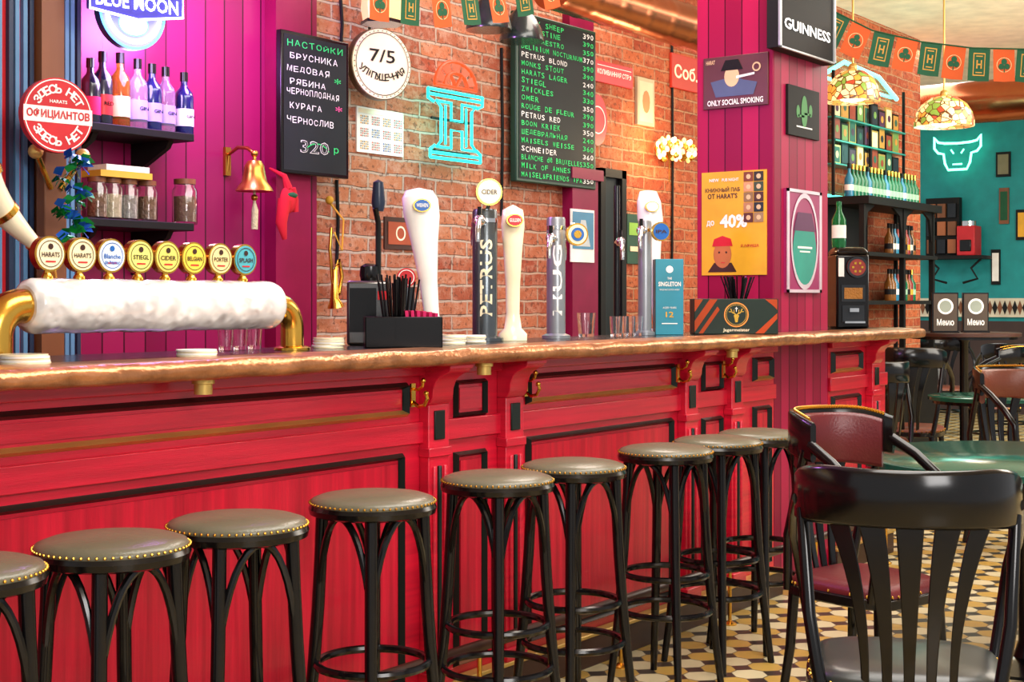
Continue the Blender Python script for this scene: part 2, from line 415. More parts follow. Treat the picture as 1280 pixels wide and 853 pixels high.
for a,b in bays:
    q=MB(); frame(q,a,b,1.005,1.115,.022,.024,BLKG,GOLDM,inner=RED); frame(q,a,b-.02,.15,.89,.022,.022,BLKG,BLKG,inner=REDV)  # gold lower bevel: light reflected on the black moulding, painted in as colour
    q.build('front_panel',B,bo)
for a,b in ((566,606),(876,901)):
    a,b=XC(a,YP),XC(b,YP); q=MB(); frame(q,a,b,.985,1.11,.016,.02,BLKG,BLKG,inner=RED); frame(q,a,b,.15,.87,.02,.02,BLKG,WOOD,inner=REDV)
    q.build('front_panel',B,bo)
for a in (524,621,847,905,1082):
    x0=XC(a,YP); x1=x0+.105
    q=MB(); q.bb(x0,x1,YP-.04,YP,.125,1.04,RED); q.bb(x0-.008,x1+.008,YP-.052,YP,.125,.17,RED); q.bb(x0-.006,x1+.006,YP-.048,YP,.87,.9,RED)
    xm=(x0+x1)/2; w=x1-x0
    for k in (-1,0,1): q.tube([(xm+k*w*.26,YP-.042,.2),(xm+k*w*.26,YP-.042,.84)],.009,BLKG if k==0 else RED,8)
    q.bb(xm-w*.25,xm+w*.25,YP-.046,YP-.035,.925,1.02,BLKG)
    po=q.build('pilaster',B,bo,bevel=.003)
    pr=[(YP,ZU),(YP-.13,ZU),(YP-.132,1.158),(YP-.125,1.148),(YP-.105,1.14),(YP-.085,1.13),(YP-.07,1.115),(YP-.06,1.09),(YP-.058,1.065),(YP-.05,1.05),(YP-.04,1.04),(YP,1.04)]
    q=MB(); q.prism(pr,x0,x1,RED,'yz'); q.bb(x0-.006,x1+.006,YP-.136,YP,1.158,ZU,RED)
    q.build('corbel',po,bo,bevel=.003)
for px in (514,655,846,903):
    x=XC(px,YP-.02); q=MB(); z=1.075
    q.box((x,YP-.026,z),(.02,.008,.075),GOLD)
    q.tube([(x,YP-.025,z+.02),(x,YP-.05,z+.018),(x,YP-.067,z+.03),(x,YP-.07,z+.045)],.005,GOLD,8)
    q.tube([(x,YP-.025,z-.02),(x,YP-.05,z-.035),(x,YP-.075,z-.03),(x,YP-.088,z-.008),(x,YP-.082,z+.006)],.006,GOLD,8)
    q.ball((x,YP-.07,z+.048),.009,GOLD,6); q.ball((x,YP-.082,z+.008),.009,GOLD,6)
    q.build('coat_hook',B,bo)
for px in (254,605,915,):
    x=XC(px,2.87); MB().lathe([(.03,0),(.03,-.012),(.024,-.014),(.024,-.04),(.001,-.04)][::-1],GOLDM,20,c=(x,2.87,ZU)).build('under_counter_spotlight',B,bo)
ro=Vector((3.9,2.84,0)); R_=thing('foot_rail','dark wooden foot rail on thin brass posts','foot rail',ro)
MB().tube([(.4,2.84,.25),(7.4,2.84,.25)],.019,DWOOD,12).build('rail',R_,ro)
for k in range(-4,4):
    x=4.55+.87*k; MB().cyl((x,2.84,.23),(x,2.84,.01),.008,GOLD,seg=10).lathe([(.03,0),(.03,.006),(.012,.016),(.001,.018)],GOLD,16,c=(x,2.84,0)).ball((x,2.84,.232),.014,GOLD,6).build('post',R_,ro)
# ---------------------------------------------------------------- stools
def mkstool(loc,rz,label):
    T=thing('bar_stool',label,'stool',loc,rz,'bentwood stools along the bar')
    q=MB(); Zs=.84
    q.lathe([(.155,Zs-.04),(.170,Zs-.034),(.173,Zs-.02),(.168,Zs-.01),(.15,Zs-.01)],BLK,40)
    q.build('seat_rim',T)
    q=MB(); q.lathe([(.165,Zs-.014),(.169,Zs-.006),(.163,Zs+.005),(.14,Zs+.013),(.09,Zs+.02),(.04,Zs+.023),(.0005,Zs+.024)],LEATH,40); q.build('seat_cushion',T,ang=80)
    q=MB()
    for k in range(64):
        a=2*pi*k/64; q.ball((.1695*math.cos(a),.1695*math.sin(a),Zs-.004),.0036,GOLD,4)
    q.build('nailhead_trim',T)
    def rl(z): 
        u=(Zs-z)/Zs; return .135+.018*u+.05*u*u
    for k in range(4):
        a=k*pi/2; ca,sa=math.cos(a),math.sin(a); q=MB()
        zs=[.82,.7,.55,.4,.25,.12,0]
        q.tube([(rl(z)*ca,rl(z)*sa,z) for z in zs],[.0175,.0175,.0175,.017,.0155,.014,.0125],BLK,10)
        q.build('leg',T)
        b=a+pi/2; q=MB(); mid=a+pi/4
        for s0 in (a,b):
            P0=Vector((rl(.56)*math.cos(s0),rl(.56)*math.sin(s0),.56)); P2=Vector((.12*math.cos(mid),.12*math.sin(mid),.805))
            P1=Vector((rl(.77)*.98*math.cos(s0+(mid-s0)*.25),rl(.77)*.98*math.sin(s0+(mid-s0)*.25),.79))
            q.tube([P0*(1-t)**2+P1*2*t*(1-t)+P2*t*t for t in [i/8 for i in range(9)]],.0095,BLK,8)
        q.build('brace',T)
    for z,r in ((.40,rl(.4)-.008),(.27,rl(.27)-.008)):
        MB().tube([(r*math.cos(2*pi*k/36),r*math.sin(2*pi*k/36),z) for k in range(36)],.0115,BLK,8,closed=True).build('foot_ring',T)
    return T
sx=[(-52,0),(140,1),(297,2),(466,3),(622,4),(717,5),(832,6),(897,7),(950,8)]
LB='black bentwood bar stool with grey padded seat and brass nailheads'
base=None
for px,i in sx:
    pos=(XC(px,2.585),2.585,0); rz=TH+.12*math.sin(i*2.3)
    if base is None: base=mkstool(pos,rz,LB)
    else: clone(base,pos,rz)
# ---------------------------------------------------------------- chairs
def sup(a,b,n=4,k=40):
    o=[]
    for i in range(k):
        w=2*pi*i/k; c_,s_=math.cos(w),math.sin(w)
        o.append((a*abs(c_)**(2/n)*(1 if c_>0 else -1),b*abs(s_)**(2/n)*(1 if s_>0 else -1)))
    return o
def band(q,pts,lo,hi,th,mat,smooth=True):
    vs=[];fs=[];n=len(pts)
    for i,(x,y) in enumerate(pts):
        a=pts[max(i-1,0)];b=pts[min(i+1,n-1)]; tx,ty=b[0]-a[0],b[1]-a[1]; l=math.hypot(tx,ty) or 1; nx,ny=-ty/l,tx/l
        h=th/2; z0,z1=lo[i],hi[i]; r=min(h,(z1-z0)/2)*.8
        for (o,z) in ((-h,z0+r),(-h,z1-r),(-h*.4,z1),(h*.4,z1),(h,z1-r),(h,z0+r),(h*.4,z0),(-h*.4,z0)):
            vs.append((x+nx*o,y+ny*o,z))
    for i in range(n-1):
        for k in range(8): fs.append((i*8+k,i*8+(k+1)%8,(i+1)*8+(k+1)%8,(i+1)*8+k))
    fs.append(list(range(8))); fs.append([(n-1)*8+k for k in range(8)][::-1])
    q.add(vs,fs,mat,smooth)
def mkchair(loc,rz,label,style,group=None,top=.985,leather=LEATHR,pad=LEATHR):
    T=thing('armchair',label,'chair',loc,rz,group)
    pts=sup(.235,.225,4); q=MB()
    lay=[(1.0,.425),(1.03,.43),(1.03,.455),(1.0,.46)]
    def loft(q,lay,mat,capt=True):
        vs=[];fs=[];n=len(pts)
        for s_,z in lay:
            vs+=[(x*s_,y*s_,z) for x,y in pts]
        for i in range(len(lay)-1):
            for k in range(n): fs.append((i*n+k,i*n+(k+1)%n,(i+1)*n+(k+1)%n,(i+1)*n+k))
        fs.append(list(range(n))[::-1]); fs.append([(len(lay)-1)*n+k for k in range(n)])
        q.add(vs,fs,mat,True)
    loft(q,lay,BLK); q.build('seat_frame',T)
    q=MB(); loft(q,[(.99,.458),(.99,.468),(.94,.485),(.8,.495),(.5,.5),(.1,.502)],leather); q.build('seat',T,ang=80)
    q=MB()
    for k in range(0,40):
        x,y=pts[k]; q.ball((x*1.0,y*1.0,.466),.005,GOLD,4)
    q.build('nailhead_trim',T)
    for sx_ in (-1,1):
        for sy_ in (-1,1):
            q=MB(); q.tube([(sx_*.19,sy_*.18,.43),(sx_*.2,sy_*.19,.25),(sx_*.225,sy_*.225,0)],[.02,.018,.014],BLK,10); q.build('leg',T)
    q=MB(); r=.17; q.tube([(r*math.cos(2*pi*k/28),r*math.sin(2*pi*k/28),.24) for k in range(28)],.01,BLK,8,closed=True); q.build('stretcher_ring',T)
    n=21; P=[];lo=[];hi=[]
    for i in range(n):
        a=math.radians(-80+160*i/(n-1)); P.append((.262*math.sin(a),-.0+.27*math.cos(a)))
        e_=abs(i-(n-1)/2)/((n-1)/2); lo.append(top-.135-.02*e_*e_); hi.append(top-.03*max(0,e_-.5)**2*4)
    q=MB(); band(q,P,lo,hi,.026,BLK); q.build('backrest',T,ang=60)
    if style=='pad':
        q=MB(); band(q,[(x*.92,y*.92) for x,y in P[1:-1]],[l-.05 for l in lo[1:-1]],[h-.02 for h in hi[1:-1]],.03,pad); q.build('back_cushion',T,ang=60)
        q=MB()
        for i in range(64):
            u=1+18*i/63; k=int(u); f=u-k; k2=min(k+1,n-1)
            x=P[k][0]*(1-f)+P[k2][0]*f; y=P[k][1]*(1-f)+P[k2][1]*f; z=hi[k]*(1-f)+hi[k2]*f
            q.ball((x*.955,y*.955,z-.001),.0065,GOLD,4)
        q.build('nailhead_trim',T)
    for i,u in enumerate((-2,-1,0,1,2)):
        a=math.radians(u*20); tx,ty=.258*math.sin(a),.265*math.cos(a); bx,by=u*.05,.205
        q=MB(); pp=[];ws=[]
        for k in range(11):
            f=k/10; z=.45+f*(top-.12-.45)
            pp.append(Vector((bx+(tx-bx)*(f**2.2),by+(ty-by)*f+.02*math.sin(pi*f),z))); ws.append(.012+.021*f**1.6)
        vs=[];fs=[]
        for pnt,w in zip(pp,ws):
            for dx,dy in((-w,-.006),(w,-.006),(w,.006),(-w,.006)): vs.append((pnt.x+dx*math.cos(a),pnt.y+dy-dx*math.sin(a)*.6,pnt.z))
        for k in range(10):
            for j in range(4): fs.append((k*4+j,k*4+(j+1)%4,(k+1)*4+(j+1)%4,(k+1)*4+j))
        fs.append((0,1,2,3)); fs.append((43,42,41,40)); q.add(vs,fs,BLK); q.build('back_slat',T,bevel=.003)
    for sg in (-1,1):
        q=MB(); q.tube([(sg*.258,.06,top-.1),(sg*.27,-.04,top-.15),(sg*.275,-.14,top-.22),(sg*.265,-.21,top-.3),(sg*.245,-.205,top-.43),(sg*.225,-.17,.45)],[.018,.018,.018,.017,.016,.015],BLK,10); q.build('armrest',T,ang=80)
        q=MB(); q.tube([(sg*.2,.2,.44),(sg*.23,.18,.62),(sg*.25,.09,top-.12)],[.017,.016,.015],BLK,10); q.build('back_post',T)
    return T
p_=PD(1132,0,3.55); mkchair((p_.x,p_.y,0),math.radians(113),'black slat-back wooden armchair with dark padded seat','slat',leather=M('dark_green_leather','2b2f2c',.3),top=.985)
p_=PD(1082,0,4.6); rc=mkchair((p_.x,p_.y,0),math.radians(-14),'black armchair with burgundy leather back and brass nailheads','pad',top=1.02); rc.scale=(.82,.92,1)
BRL=M('brown_leather','6e3a2a',.35,bump=(120,.15))
def farchair(px,D,rz,label,style,top=.985): 
    p_=PD(px,0,D); return mkchair((p_.x,p_.y,0),math.radians(rz),label,style,'armchairs around the far tables',top=top,leather=BRL,pad=BRL)
farchair(1280,8.0,-30,'brown leather armchair with brass nailheads at a table','pad',1.0)
farchair(1136,10.1,100,'black slat-back armchair standing past the bar end','slat',1.05)
farchair(1082,9.3,150,'black slat-back armchair standing past the bar end','slat')
farchair(1262,13.2,120,'black slat-back armchair beside a far table','slat')
farchair(1180,14.6,-60,'black slat-back armchair beside a far table','slat')
farchair(1240,12.2,200,'brown leather armchair with brass nailheads at a table','pad')
# tables
TG=M('green_table_top','154c3c',.14,spec=.4)
def mktable(px,D,R,Z,label,mat=TG):
    p_=PD(px,0,D); T=thing('round_table',label,'table',(p_.x,p_.y,0))
    MB().lathe([(R-.01,Z-.03),(R,Z-.026),(R,Z-.004),(R-.006,Z),(.001,Z)],mat,56).lathe([(R-.03,Z-.05),(R-.03,Z-.03)],BLK,40).build('table_top',T)
    MB().lathe([(.22,0),(.22,.012),(.05,.04),(.032,.1),(.032,Z-.08),(.05,Z-.05),(.001,Z-.05)],BLK,24).build('pedestal',T)
    return p_
mktable(1284,5.35,.62,.79,'round green-topped pub table with black pedestal')
mktable(1232,9.2,.36,.76,'small round green-topped table with black pedestal')
pt=mktable(1205,10.95,.42,1.13,'tall round table with dark top and black pedestal',DWOOD)
for i,px in enumerate((1181,1219)):
    q=MB(); q.box((0,0,.155),(.2,.02,.3),BLK); q.box((0,-.012,.155),(.18,.006,.28),M('menu_brown','4a4038',.6,spec=.2)); q.disc(0,.2,.06,-.017,WHT); q.disc(0,.2,.045,-.018,M('menu_grey','8a9488',.6)); q.text('Меню',0,.08,.13,.05,-.017,WHT,.02); q.box((0,0,.005),(.2,.08,.01),BLK)
    q_=PD(px,0,10.8 if i==0 else 10.9); q.build('menu_stand',loc=(q_.x,q_.y,1.13),rz=-math.radians(53),label='upright table menu card with white emblem',cat='menu',group='menu cards on the tall table')
# ---------------------------------------------------------------- frosted beer tower
YT=3.15; XL=XC(30,YT); XR=XC(343,YT); ZP=1.364
to=Vector(((XL+XR)/2,YT,ZT)); T=thing('beer_tower','frost-covered white horizontal beer tower with brass elbows','beer tower',to)
ICE=icemat()
q=MB(); n=150; sg=44; vs=[];fs=[]
for i in range(n+1):
    u=i/n; x=XL+(XR-XL)*u; rr=.072*(1-max(0,(abs(u-.5)-.47)/.03)**2*.25)
    for k in range(sg):
        a=2*pi*k/sg; d=Vector((0,math.cos(a),math.sin(a)))
        r=rr+.003*noise.noise(Vector((x*12,math.cos(a)*1.2,math.sin(a)*1.2)))+.0015*noise.noise(Vector((x*30,math.cos(a)*3,math.sin(a)*3)))
        vs.append((x,YT+d.y*r,ZP+d.z*r))
for i in range(n):
    for k in range(sg): fs.append((i*sg+k,i*sg+(k+1)%sg,(i+1)*sg+(k+1)%sg,(i+1)*sg+k))
fs.append(list(range(sg))); fs.append([n*sg+k for k in range(sg)][::-1])
q.add(vs,fs,ICE,True); q.build('frosted_pipe',T,to,ang=80)
for sgn,xx,er in ((1,XR,.036),(-1,XL,.045)):
    q=MB(); ox=.065 if sgn>0 else .075; pts=[(xx-sgn*.01,YT,ZP)]+[(xx+sgn*(.01+ox*math.sin(a)),YT,ZP-.075+.075*math.cos(a)) for a in [pi/2*i/8 for i in range(9)]]+[(xx+sgn*(.01+ox),YT,ZT)]
    q.tube(pts,er,GOLD,20); q.lathe([(er+.02,0),(er+.02,.008),(er+.005,.014),(er,.014)],GOLD,24,c=(xx+sgn*(.01+ox),YT,ZT)); q.build('elbow',T,to)
bad=[(65,'f3e6c0','HARATS'),(105,'f1e2b4',"HARAT'S"),(142,'dfe8f2','Blanche'),(178,'dfe07a','STIEGL'),(212,'e6d86c','CIDER'),(245,'ecd24e','BELGIAN'),(278,'f0dc9a','PORTER'),(309,'4fa7b4','SPLASH')]
for px,c,tx in bad:
    x=XC(px,YT-.02); z=ZP+.135; q=MB(); bm=M('badge_'+c,c,.3)
    for (r0,y0,y1,m_) in ((.046,-.012,.012,GOLD),(.041,-.014,-.012,bm)):
        q.prism([(x+r0*math.cos(2*pi*k/28),z+r0*math.sin(2*pi*k/28)) for k in range(28)],YT+y0,YT+y1,m_)
    dk=BLUE if c in('dfe8f2',) else DWOOD
    q.ring(x,z,.033,.035,YT-.0155,dk,28)
    q.text(tx,x,z-.002,.054,.013,YT-.0158,dk,.02); q.disc(x,z+.019,.008,YT-.0156,dk,10); q.rect(x,z-.02,.03,.004,YT-.0156,SIGNRED)
    if c=='dfe8f2': q.text('de Namur',x,z-.018,.05,.011,YT-.016,dk,.02)
    q.cyl((x,YT,z-.045),(x,YT,ZP+.06),.009,GOLD,seg=10); q.lathe([(.016,0),(.016,.01),(.01,.02)],GOLD,12,c=(x,YT,ZP+.066))
    q.build('tap_badge',T,to)
# ---------------------------------------------------------------- other taps
def tapcol(px,ytop,r,mat,txt=None,tm=WHT,Y=3.25,label='',badge=None,arms=()):
    x=XC(px,Y); zt=PY(px,ytop,Y).z; o=Vector((x,Y,ZT)); T=thing('beer_tap_column',label,'beer tap',o)
    q=MB(); h=zt-ZT
    q.lathe([(r*1.5,0),(r*1.5,.012),(r,.02),(r,h-.01),(r*.92,h),(.001,h)],mat,28)
    if r>.02: q.lathe([(r*1.04,h-.05),(r*1.04,h-.035)],CHR,28)
    q.build('column',T)
    if txt:
        q=MB(); hh=h*.58
        X=Matrix.Rotation(-math.radians(46),4,'Z')
        vs,fs,bb=tmesh(txt,.02); L_=bb[1]-bb[0]; sc1=hh/L_; hw=min(sc1*(bb[3]-bb[2]),r*1.0); sc2=hw/(bb[3]-bb[2])
        o_=[]
        for v in vs:
            a=(v[1]-(bb[2]+bb[3])/2)*sc2; b=(v[0]-(bb[0]+bb[1])/2)*sc1
            o_.append(Vector(((-a),-math.sqrt(max((r+.0015)**2-a*a,1e-8)),h*.48+b)))
        q.add(o_,fs,tm,False,X); q.build('lettering',T)
    for dx,dy,zz,ln in arms:
        q=MB(); zz=h-zz
        e0=Vector((dx*ln,dy*ln,zz)); q.cyl((0,0,zz),e0,.013,CHR,seg=12); q.ball(e0,.022,CHR,8)
        q.tube([e0,e0+Vector((dx*.03,dy*.03,-.005)),e0+Vector((dx*.05,dy*.05,-.04)),e0+Vector((dx*.05,dy*.05,-.08))],[.012,.012,.01,.008],CHR,10)
        q.cyl(e0+Vector((0,0,.01)),e0+Vector((0,0,.05)),.008,BLK,seg=8); q.build('faucet',T)
    if badge:
        bx,bz,br,bc,bt=badge; q=MB(); X=Matrix.Rotation(-math.radians(40),4,'Z')
        def dp(r0,y0,y1,m_): q.prism([(bx+r0*math.cos(2*pi*k/24),h+bz+r0*math.sin(2*pi*k/24)) for k in range(24)],y0,y1,m_,X=X)
        dp(br,-r-.03,-r-.01,GOLD); dp(br*.86,-r-.032,-r-.03,bc)
        if bt: q.text(bt,bx,h+bz,br*1.2,br*.35,-r-.034,DWOOD,.02,X=X)
        else: dp(br*.6,-r-.034,-r-.032,BLUE); dp(br*.35,-r-.036,-r-.034,GOLD)
        q.add([X@Vector(v) for v in ((bx-.008,-r-.02,h+bz-br),(bx+.008,-r-.02,h+bz-br),(bx+.008,0,h-.02),(bx-.008,0,h-.02))],[(0,1,2,3)],CHR)
        q.build('tap_badge',T)
    return T
GRM=M('grey_metal','8e9296',.32,.55)
tapcol(606,262,.047,M('gunmetal','5a6064',.22,.75),'PETRUS',CREAM,label='dark metal beer tap column with vertical cream lettering',badge=(0,.06,.05,CREAM,'CIDER'),arms=((-.85,-.5,.05,.16),(.6,.8,.05,.12)))
tapcol(695,272,.038,GRM,'HUG',WHT,label='grey metal beer tap column with vertical white lettering',badge=(.07,-.07,.045,CREAM,''),arms=((-.8,-.4,.09,.16),(.8,.2,.09,.07)))
tapcol(806,276,.03,GRM,None,label='silver slim beer tap column with blue badge',badge=(.055,-.05,.042,BLUE,'IPA'),arms=((-.85,-.4,.05,.16),))
tapcol(771,232,.014,BLK,None,Y=3.34,label='thin black tap column',arms=((-.6,-.6,.25,.08),))
def handle(px,ytop,prof,mat,badge,label,Y,btxt,z0=ZT,tilt=0):
    x=XC(px,Y); h=PY(px,ytop,Y).z-z0; T=thing('ceramic_beer_tap',label,'beer tap',(x,Y,z0),-math.radians(45))
    X=Matrix.Diagonal((1,.7,1,1)); sh=Matrix.Identity(4); sh[0][2]=tilt
    q=MB(); q.lathe([(r,z*h) for r,z in prof],mat,28,sh@X); q.build('body',T,ang=70)
    q=MB(); bz=h*.88; X2=Matrix.Translation((tilt*bz,0,0))
    vs=[(.032*math.cos(2*pi*k/24),-.05,bz+.024*math.sin(2*pi*k/24)) for k in range(24)]
    q.prism([(v[0],v[2]) for v in vs],-.055,-.03,GOLD,X=X2); q.prism([(v[0]*.85,bz+(v[2]-bz)*.85) for v in vs],-.058,-.055,badge,X=X2)
    if btxt: q.text(btxt,0,bz,.042,.014,-.06,WHT,.02,X=X2)
    q.build('badge',T)
handle(543,235,[(.05,0),(.05,.03),(.03,.06),(.028,.2),(.034,.4),(.05,.65),(.066,.82),(.066,.93),(.05,.98),(.001,1)],WHG,BLUE,'white glazed ceramic beer tap with blue badge',3.3,'WEIHEN',tilt=-.1)
handle(641,256,[(.055,0),(.055,.05),(.034,.09),(.026,.2),(.028,.4),(.036,.65),(.045,.85),(.04,.96),(.001,1)],CREAM,SIGNRED,'slender cream glazed beer tap with red badge',3.2,'GULDEN')
handle(824,238,[(.05,0),(.05,.02),(.025,.04),(.025,.4),(.04,.6),(.06,.8),(.056,.92),(.04,.99),(.001,1)],WHG,WHT,'white glazed beer tap handle beside blue box',3.33,'',tilt=-.08)
# ---------------------------------------------------------------- counter clutter
def straws(c,R,n,h,grp,z):
    for i in range(n):
        a=random.random()*2*pi; r=R*math.sqrt(random.random()); x,y=c[0]+r*math.cos(a),c[1]+r*math.sin(a)
        dx,dy=math.cos(a)*r*.9,math.sin(a)*r*.9
        MB().cyl((0,0,0),(dx,dy,h*(.9+.15*random.random())),.0035,BLK,seg=6).build('drinking_straw',loc=(x,y,z),label='thin black plastic drinking straw standing upright',cat='straw',group=grp)
Yh=3.05; p_=PY(503,0,Yh); o=Vector((p_.x,Yh,ZT)); T=thing('napkin_holder','black bar caddy holding pink napkins','napkin holder',o,-math.radians(45))
q=MB(); 
for x0,x1,y0,y1 in ((-.125,.125,-.07,-.064),(-.125,.125,.064,.07),(-.125,-.119,-.07,.07),(.119,.125,-.07,.07),(-.03,-.025,-.07,.07)): q.bb(x0,x1,y0,y1,0,.1,BLK)
q.bb(-.125,.125,-.07,.07,0,.006,BLK); q.build('caddy',T,bevel=.002)
PNK=M('pink_napkin','c2185b',.8)
q=MB(); 
for k in range(6): q.box((.02+.016*k,0,.068),(.01,.11,.1),PNK,Matrix.Rotation(.03*(k-3),4,'Y'))
q.build('napkins',T)
straws((p_.x-.01,Yh+.01),.038,38,.22,'black straws in the bar caddy',ZT+.008)
def coasters(px,Y,n,r=.047,z=ZT):
    x=XC(px,Y)
    for k in range(n):
        MB().lathe([(r,0),(r,.0045),(.001,.0045)],WHT if k%2 else CREAM,28).build('coaster',loc=(x+random.uniform(-.004,.004),Y+random.uniform(-.004,.004),z+.0048*k),label='round white cardboard coaster in a stack',cat='coaster',group='stacked cardboard coasters on the bar')
coasters(30,3.0,5,.06); coasters(246,3.02,4,.055); coasters(411,3.2,7,.05); coasters(566,3.12,7,.045); coasters(592,3.14,6,.045)
def glass(px,Y,h,r,z=ZT):
    MB().lathe([(r*.8,0),(r,h),(r*.93,h),(r*.74,.012),(.001,.012)],GLASS,20).build('drinking_glass',loc=(XC(px,Y),Y,z),label='clear empty glass standing on the bar',cat='glass',group='empty glasses on the bar')
for px in (733,): glass(px,3.3,.1,.04)
for px in (769,777,787,797,804): glass(px,3.22 if px%2 else 3.3,.085,.024)
for px in (282,300,318): glass(px,3.3,.07,.025)
x=XC(462,3.3); T=thing('grinder','steel bar appliance with black lid and spout','appliance',(x,3.3,ZT),-math.radians(50))
q=MB(); q.box((0,0,.11),(.15,.14,.22),M('steel_dark','7c7a78',.25,1)); q.build('housing',T,bevel=.01)
q=MB(); q.box((-.02,-.072,.12),(.09,.01,.15),BLK); q.box((.045,-.074,.17),(.03,.012,.03),SIGNRED); q.build('panel',T)
q=MB(); q.lathe([(.03,.22),(.035,.24),(.032,.27),(.015,.28),(.001,.28)],BLK,20); q.tube([(.03,0,.22),(.03,0,.42),(.02,-.02,.47)],.01,BLK,8); q.lathe([(.018,0),(.024,.03),(.018,.1),(.001,.11)],M('dark_blue','1a2438',.3),16,c=(.03,0,.46)); q.build('top',T)
x=XC(508,3.36); T=thing('bar_tool_jar','black and chrome bar tool jar with red badge','jar',(x,3.36,ZT),-math.radians(50))
MB().lathe([(.028,0),(.03,.02),(.03,.18),(.028,.2),(.001,.2)],DSTEEL,24).build('jar_body',T); q=MB(); q.prism([(.035*math.cos(2*pi*k/20),.235+.035*math.sin(2*pi*k/20)) for k in range(20)],-.02,0,SIGNRED); q.ring(0,.235,.026,.029,-.022,WHT,20); q.build('round_badge',T)
x=XC(835,3.2); q=MB(); q.box((0,0,.168),(.125,.08,.336),M('teal_box','147f94',.35))
T=thing('gift_box','tall blue cardboard whisky gift box with white lettering','box',(x,3.2,ZT),-math.radians(50)); q.build('carton',T,bevel=.002)
q=MB(); q.text('THE',0,.25,.02,.01,-.042,WHT,.02); q.text('SINGLETON',0,.225,.1,.02,-.042,WHT,.02); q.text('SINGLE MALT SCOTCH WHISKY',0,.2,.09,.007,-.042,WHT); q.text('12',0,.09,.035,.025,-.042,GOLD,.02); q.text('AGED YEARS',0,.12,.06,.008,-.042,WHT); q.disc(0,.29,.016,-.042,WHT,16); q.rect(0,.05,.07,.004,-.042,WHT); q.build('lettering',T)
T=thing('straw_box','dark green bar caddy with orange strokes and gold emblem','bar caddy',(XC(917,3.02),3.02,ZT),-math.radians(52)); q=MB()
DG=M('bottle_green','14241a',.4,spec=.3); OR2=M('box_orange','a8401a',.5,spec=.2)
q.box((0,0,.08),(.38,.13,.16),DG); q.build('caddy',T,bevel=.003)
q=MB(); y=-.0665
for pts_ in ([(-.188,.157),(-.15,.157),(-.188,.1)],[(-.188,.06),(-.12,.157),(-.085,.157),(-.188,.01)],[(-.17,.004),(-.15,.004),(-.075,.11),(-.085,.125)],[(.13,.157),(.185,.157),(.185,.11),(.165,.13)],[(.085,.004),(.125,.004),(.185,.07),(.185,.095)]):
    q.poly(pts_,y,OR2)
q.disc(0,.088,.056,y-.0005,M('emblem_orange','e08a2c',.4)); q.disc(0,.088,.05,y-.001,DG); q.ring(0,.088,.044,.046,y-.0015,GOLD)
q.poly([(-.005,.054),(.005,.054),(.009,.075),(.013,.084),(.006,.09),(-.006,.09),(-.013,.084),(-.009,.075)],y-.002,GOLD)
for sg_ in(-1,1):
    for pts_ in ([(.004,.088),(.02,.096),(.028,.115),(.024,.116),(.017,.1),(.003,.093)],[(.018,.099),(.034,.1),(.034,.103),(.02,.103)],[(.012,.096),(.013,.11),(.010,.11),(.009,.096)]):
        q.poly([(sg_*a_,b_) for a_,b_ in pts_][::sg_],y-.002,GOLD)
q.rect(0,.112,.003,.022,y-.002,WHT); q.rect(0,.116,.012,.003,y-.002,WHT)
q.text('Jagermeister',0,.018,.12,.018,y-.001,CREAM,.01)
q.build('printed_face',T)
X=Matrix.Translation((.1915,0,0))@Matrix.Rotation(pi/2,4,'Z'); q2=MB(); q2.add([(-.05,0,.04),(.05,0,.04),(.03,0,.13),(-.03,0,.13)],[(0,1,2,3)],OR2,False,X); q2.build('printed_side',T)
straws((XC(922,3.05),3.05),.045,24,.1,'black straws in the green caddy',ZT+.16)
x=XC(1060,3.12); T=thing('snack_dispenser','black countertop dispenser with round dial and bottle','dispenser',(x,3.12,ZT),-math.radians(50))
q=MB(); q.box((0,0,.2),(.18,.18,.4),BLK); q.lathe([(.127,.4),(.12,.425),(.09,.44),(.001,.44)],BLK,4,Matrix.Rotation(pi/4,4,'Z')); q.build('housing',T,bevel=.012)
q=MB(); q.prism([(.055*math.cos(2*pi*k/28)+.02,.33+.055*math.sin(2*pi*k/28)) for k in range(28)],-.105,-.09,M('dial_red','8a2a1e',.4)); q.ring(.02,.33,.045,.057,-.107,DSTEEL); 
for k in range(6):
    a=k*pi/3; q.box((.02+.025*math.cos(a),-.108,.33+.025*math.sin(a)),(.012,.004,.012),GOLD)
q.box((-.065,-.092,.33),(.03,.006,.1),WHT); q.build('dial',T)
q=MB(); q.box((0,-.092,.19),(.13,.01,.09),DSTEEL); q.box((0,-.094,.19),(.1,.01,.06),M('amber_nuts','a8702c',.6,bump=(90,1))); q.box((0,-.092,.08),(.12,.01,.09),DSTEEL); q.box((0,-.102,.1),(.05,.03,.02),CHR); q.box((0,-.11,.035),(.11,.04,.01),CHR); q.build('hatch',T)
q=MB(); q.lathe([(.035,0),(.038,.02),(.038,.15),(.015,.2),(.014,.25),(.001,.25)],M('green_glass','1c8a4c',.1,trans=.6),20,c=(-.05,0,.44)); q.lathe([(.0385,.05),(.0385,.12)],WHT,20,c=(-.05,0,.44)); q.build('bottle',T)
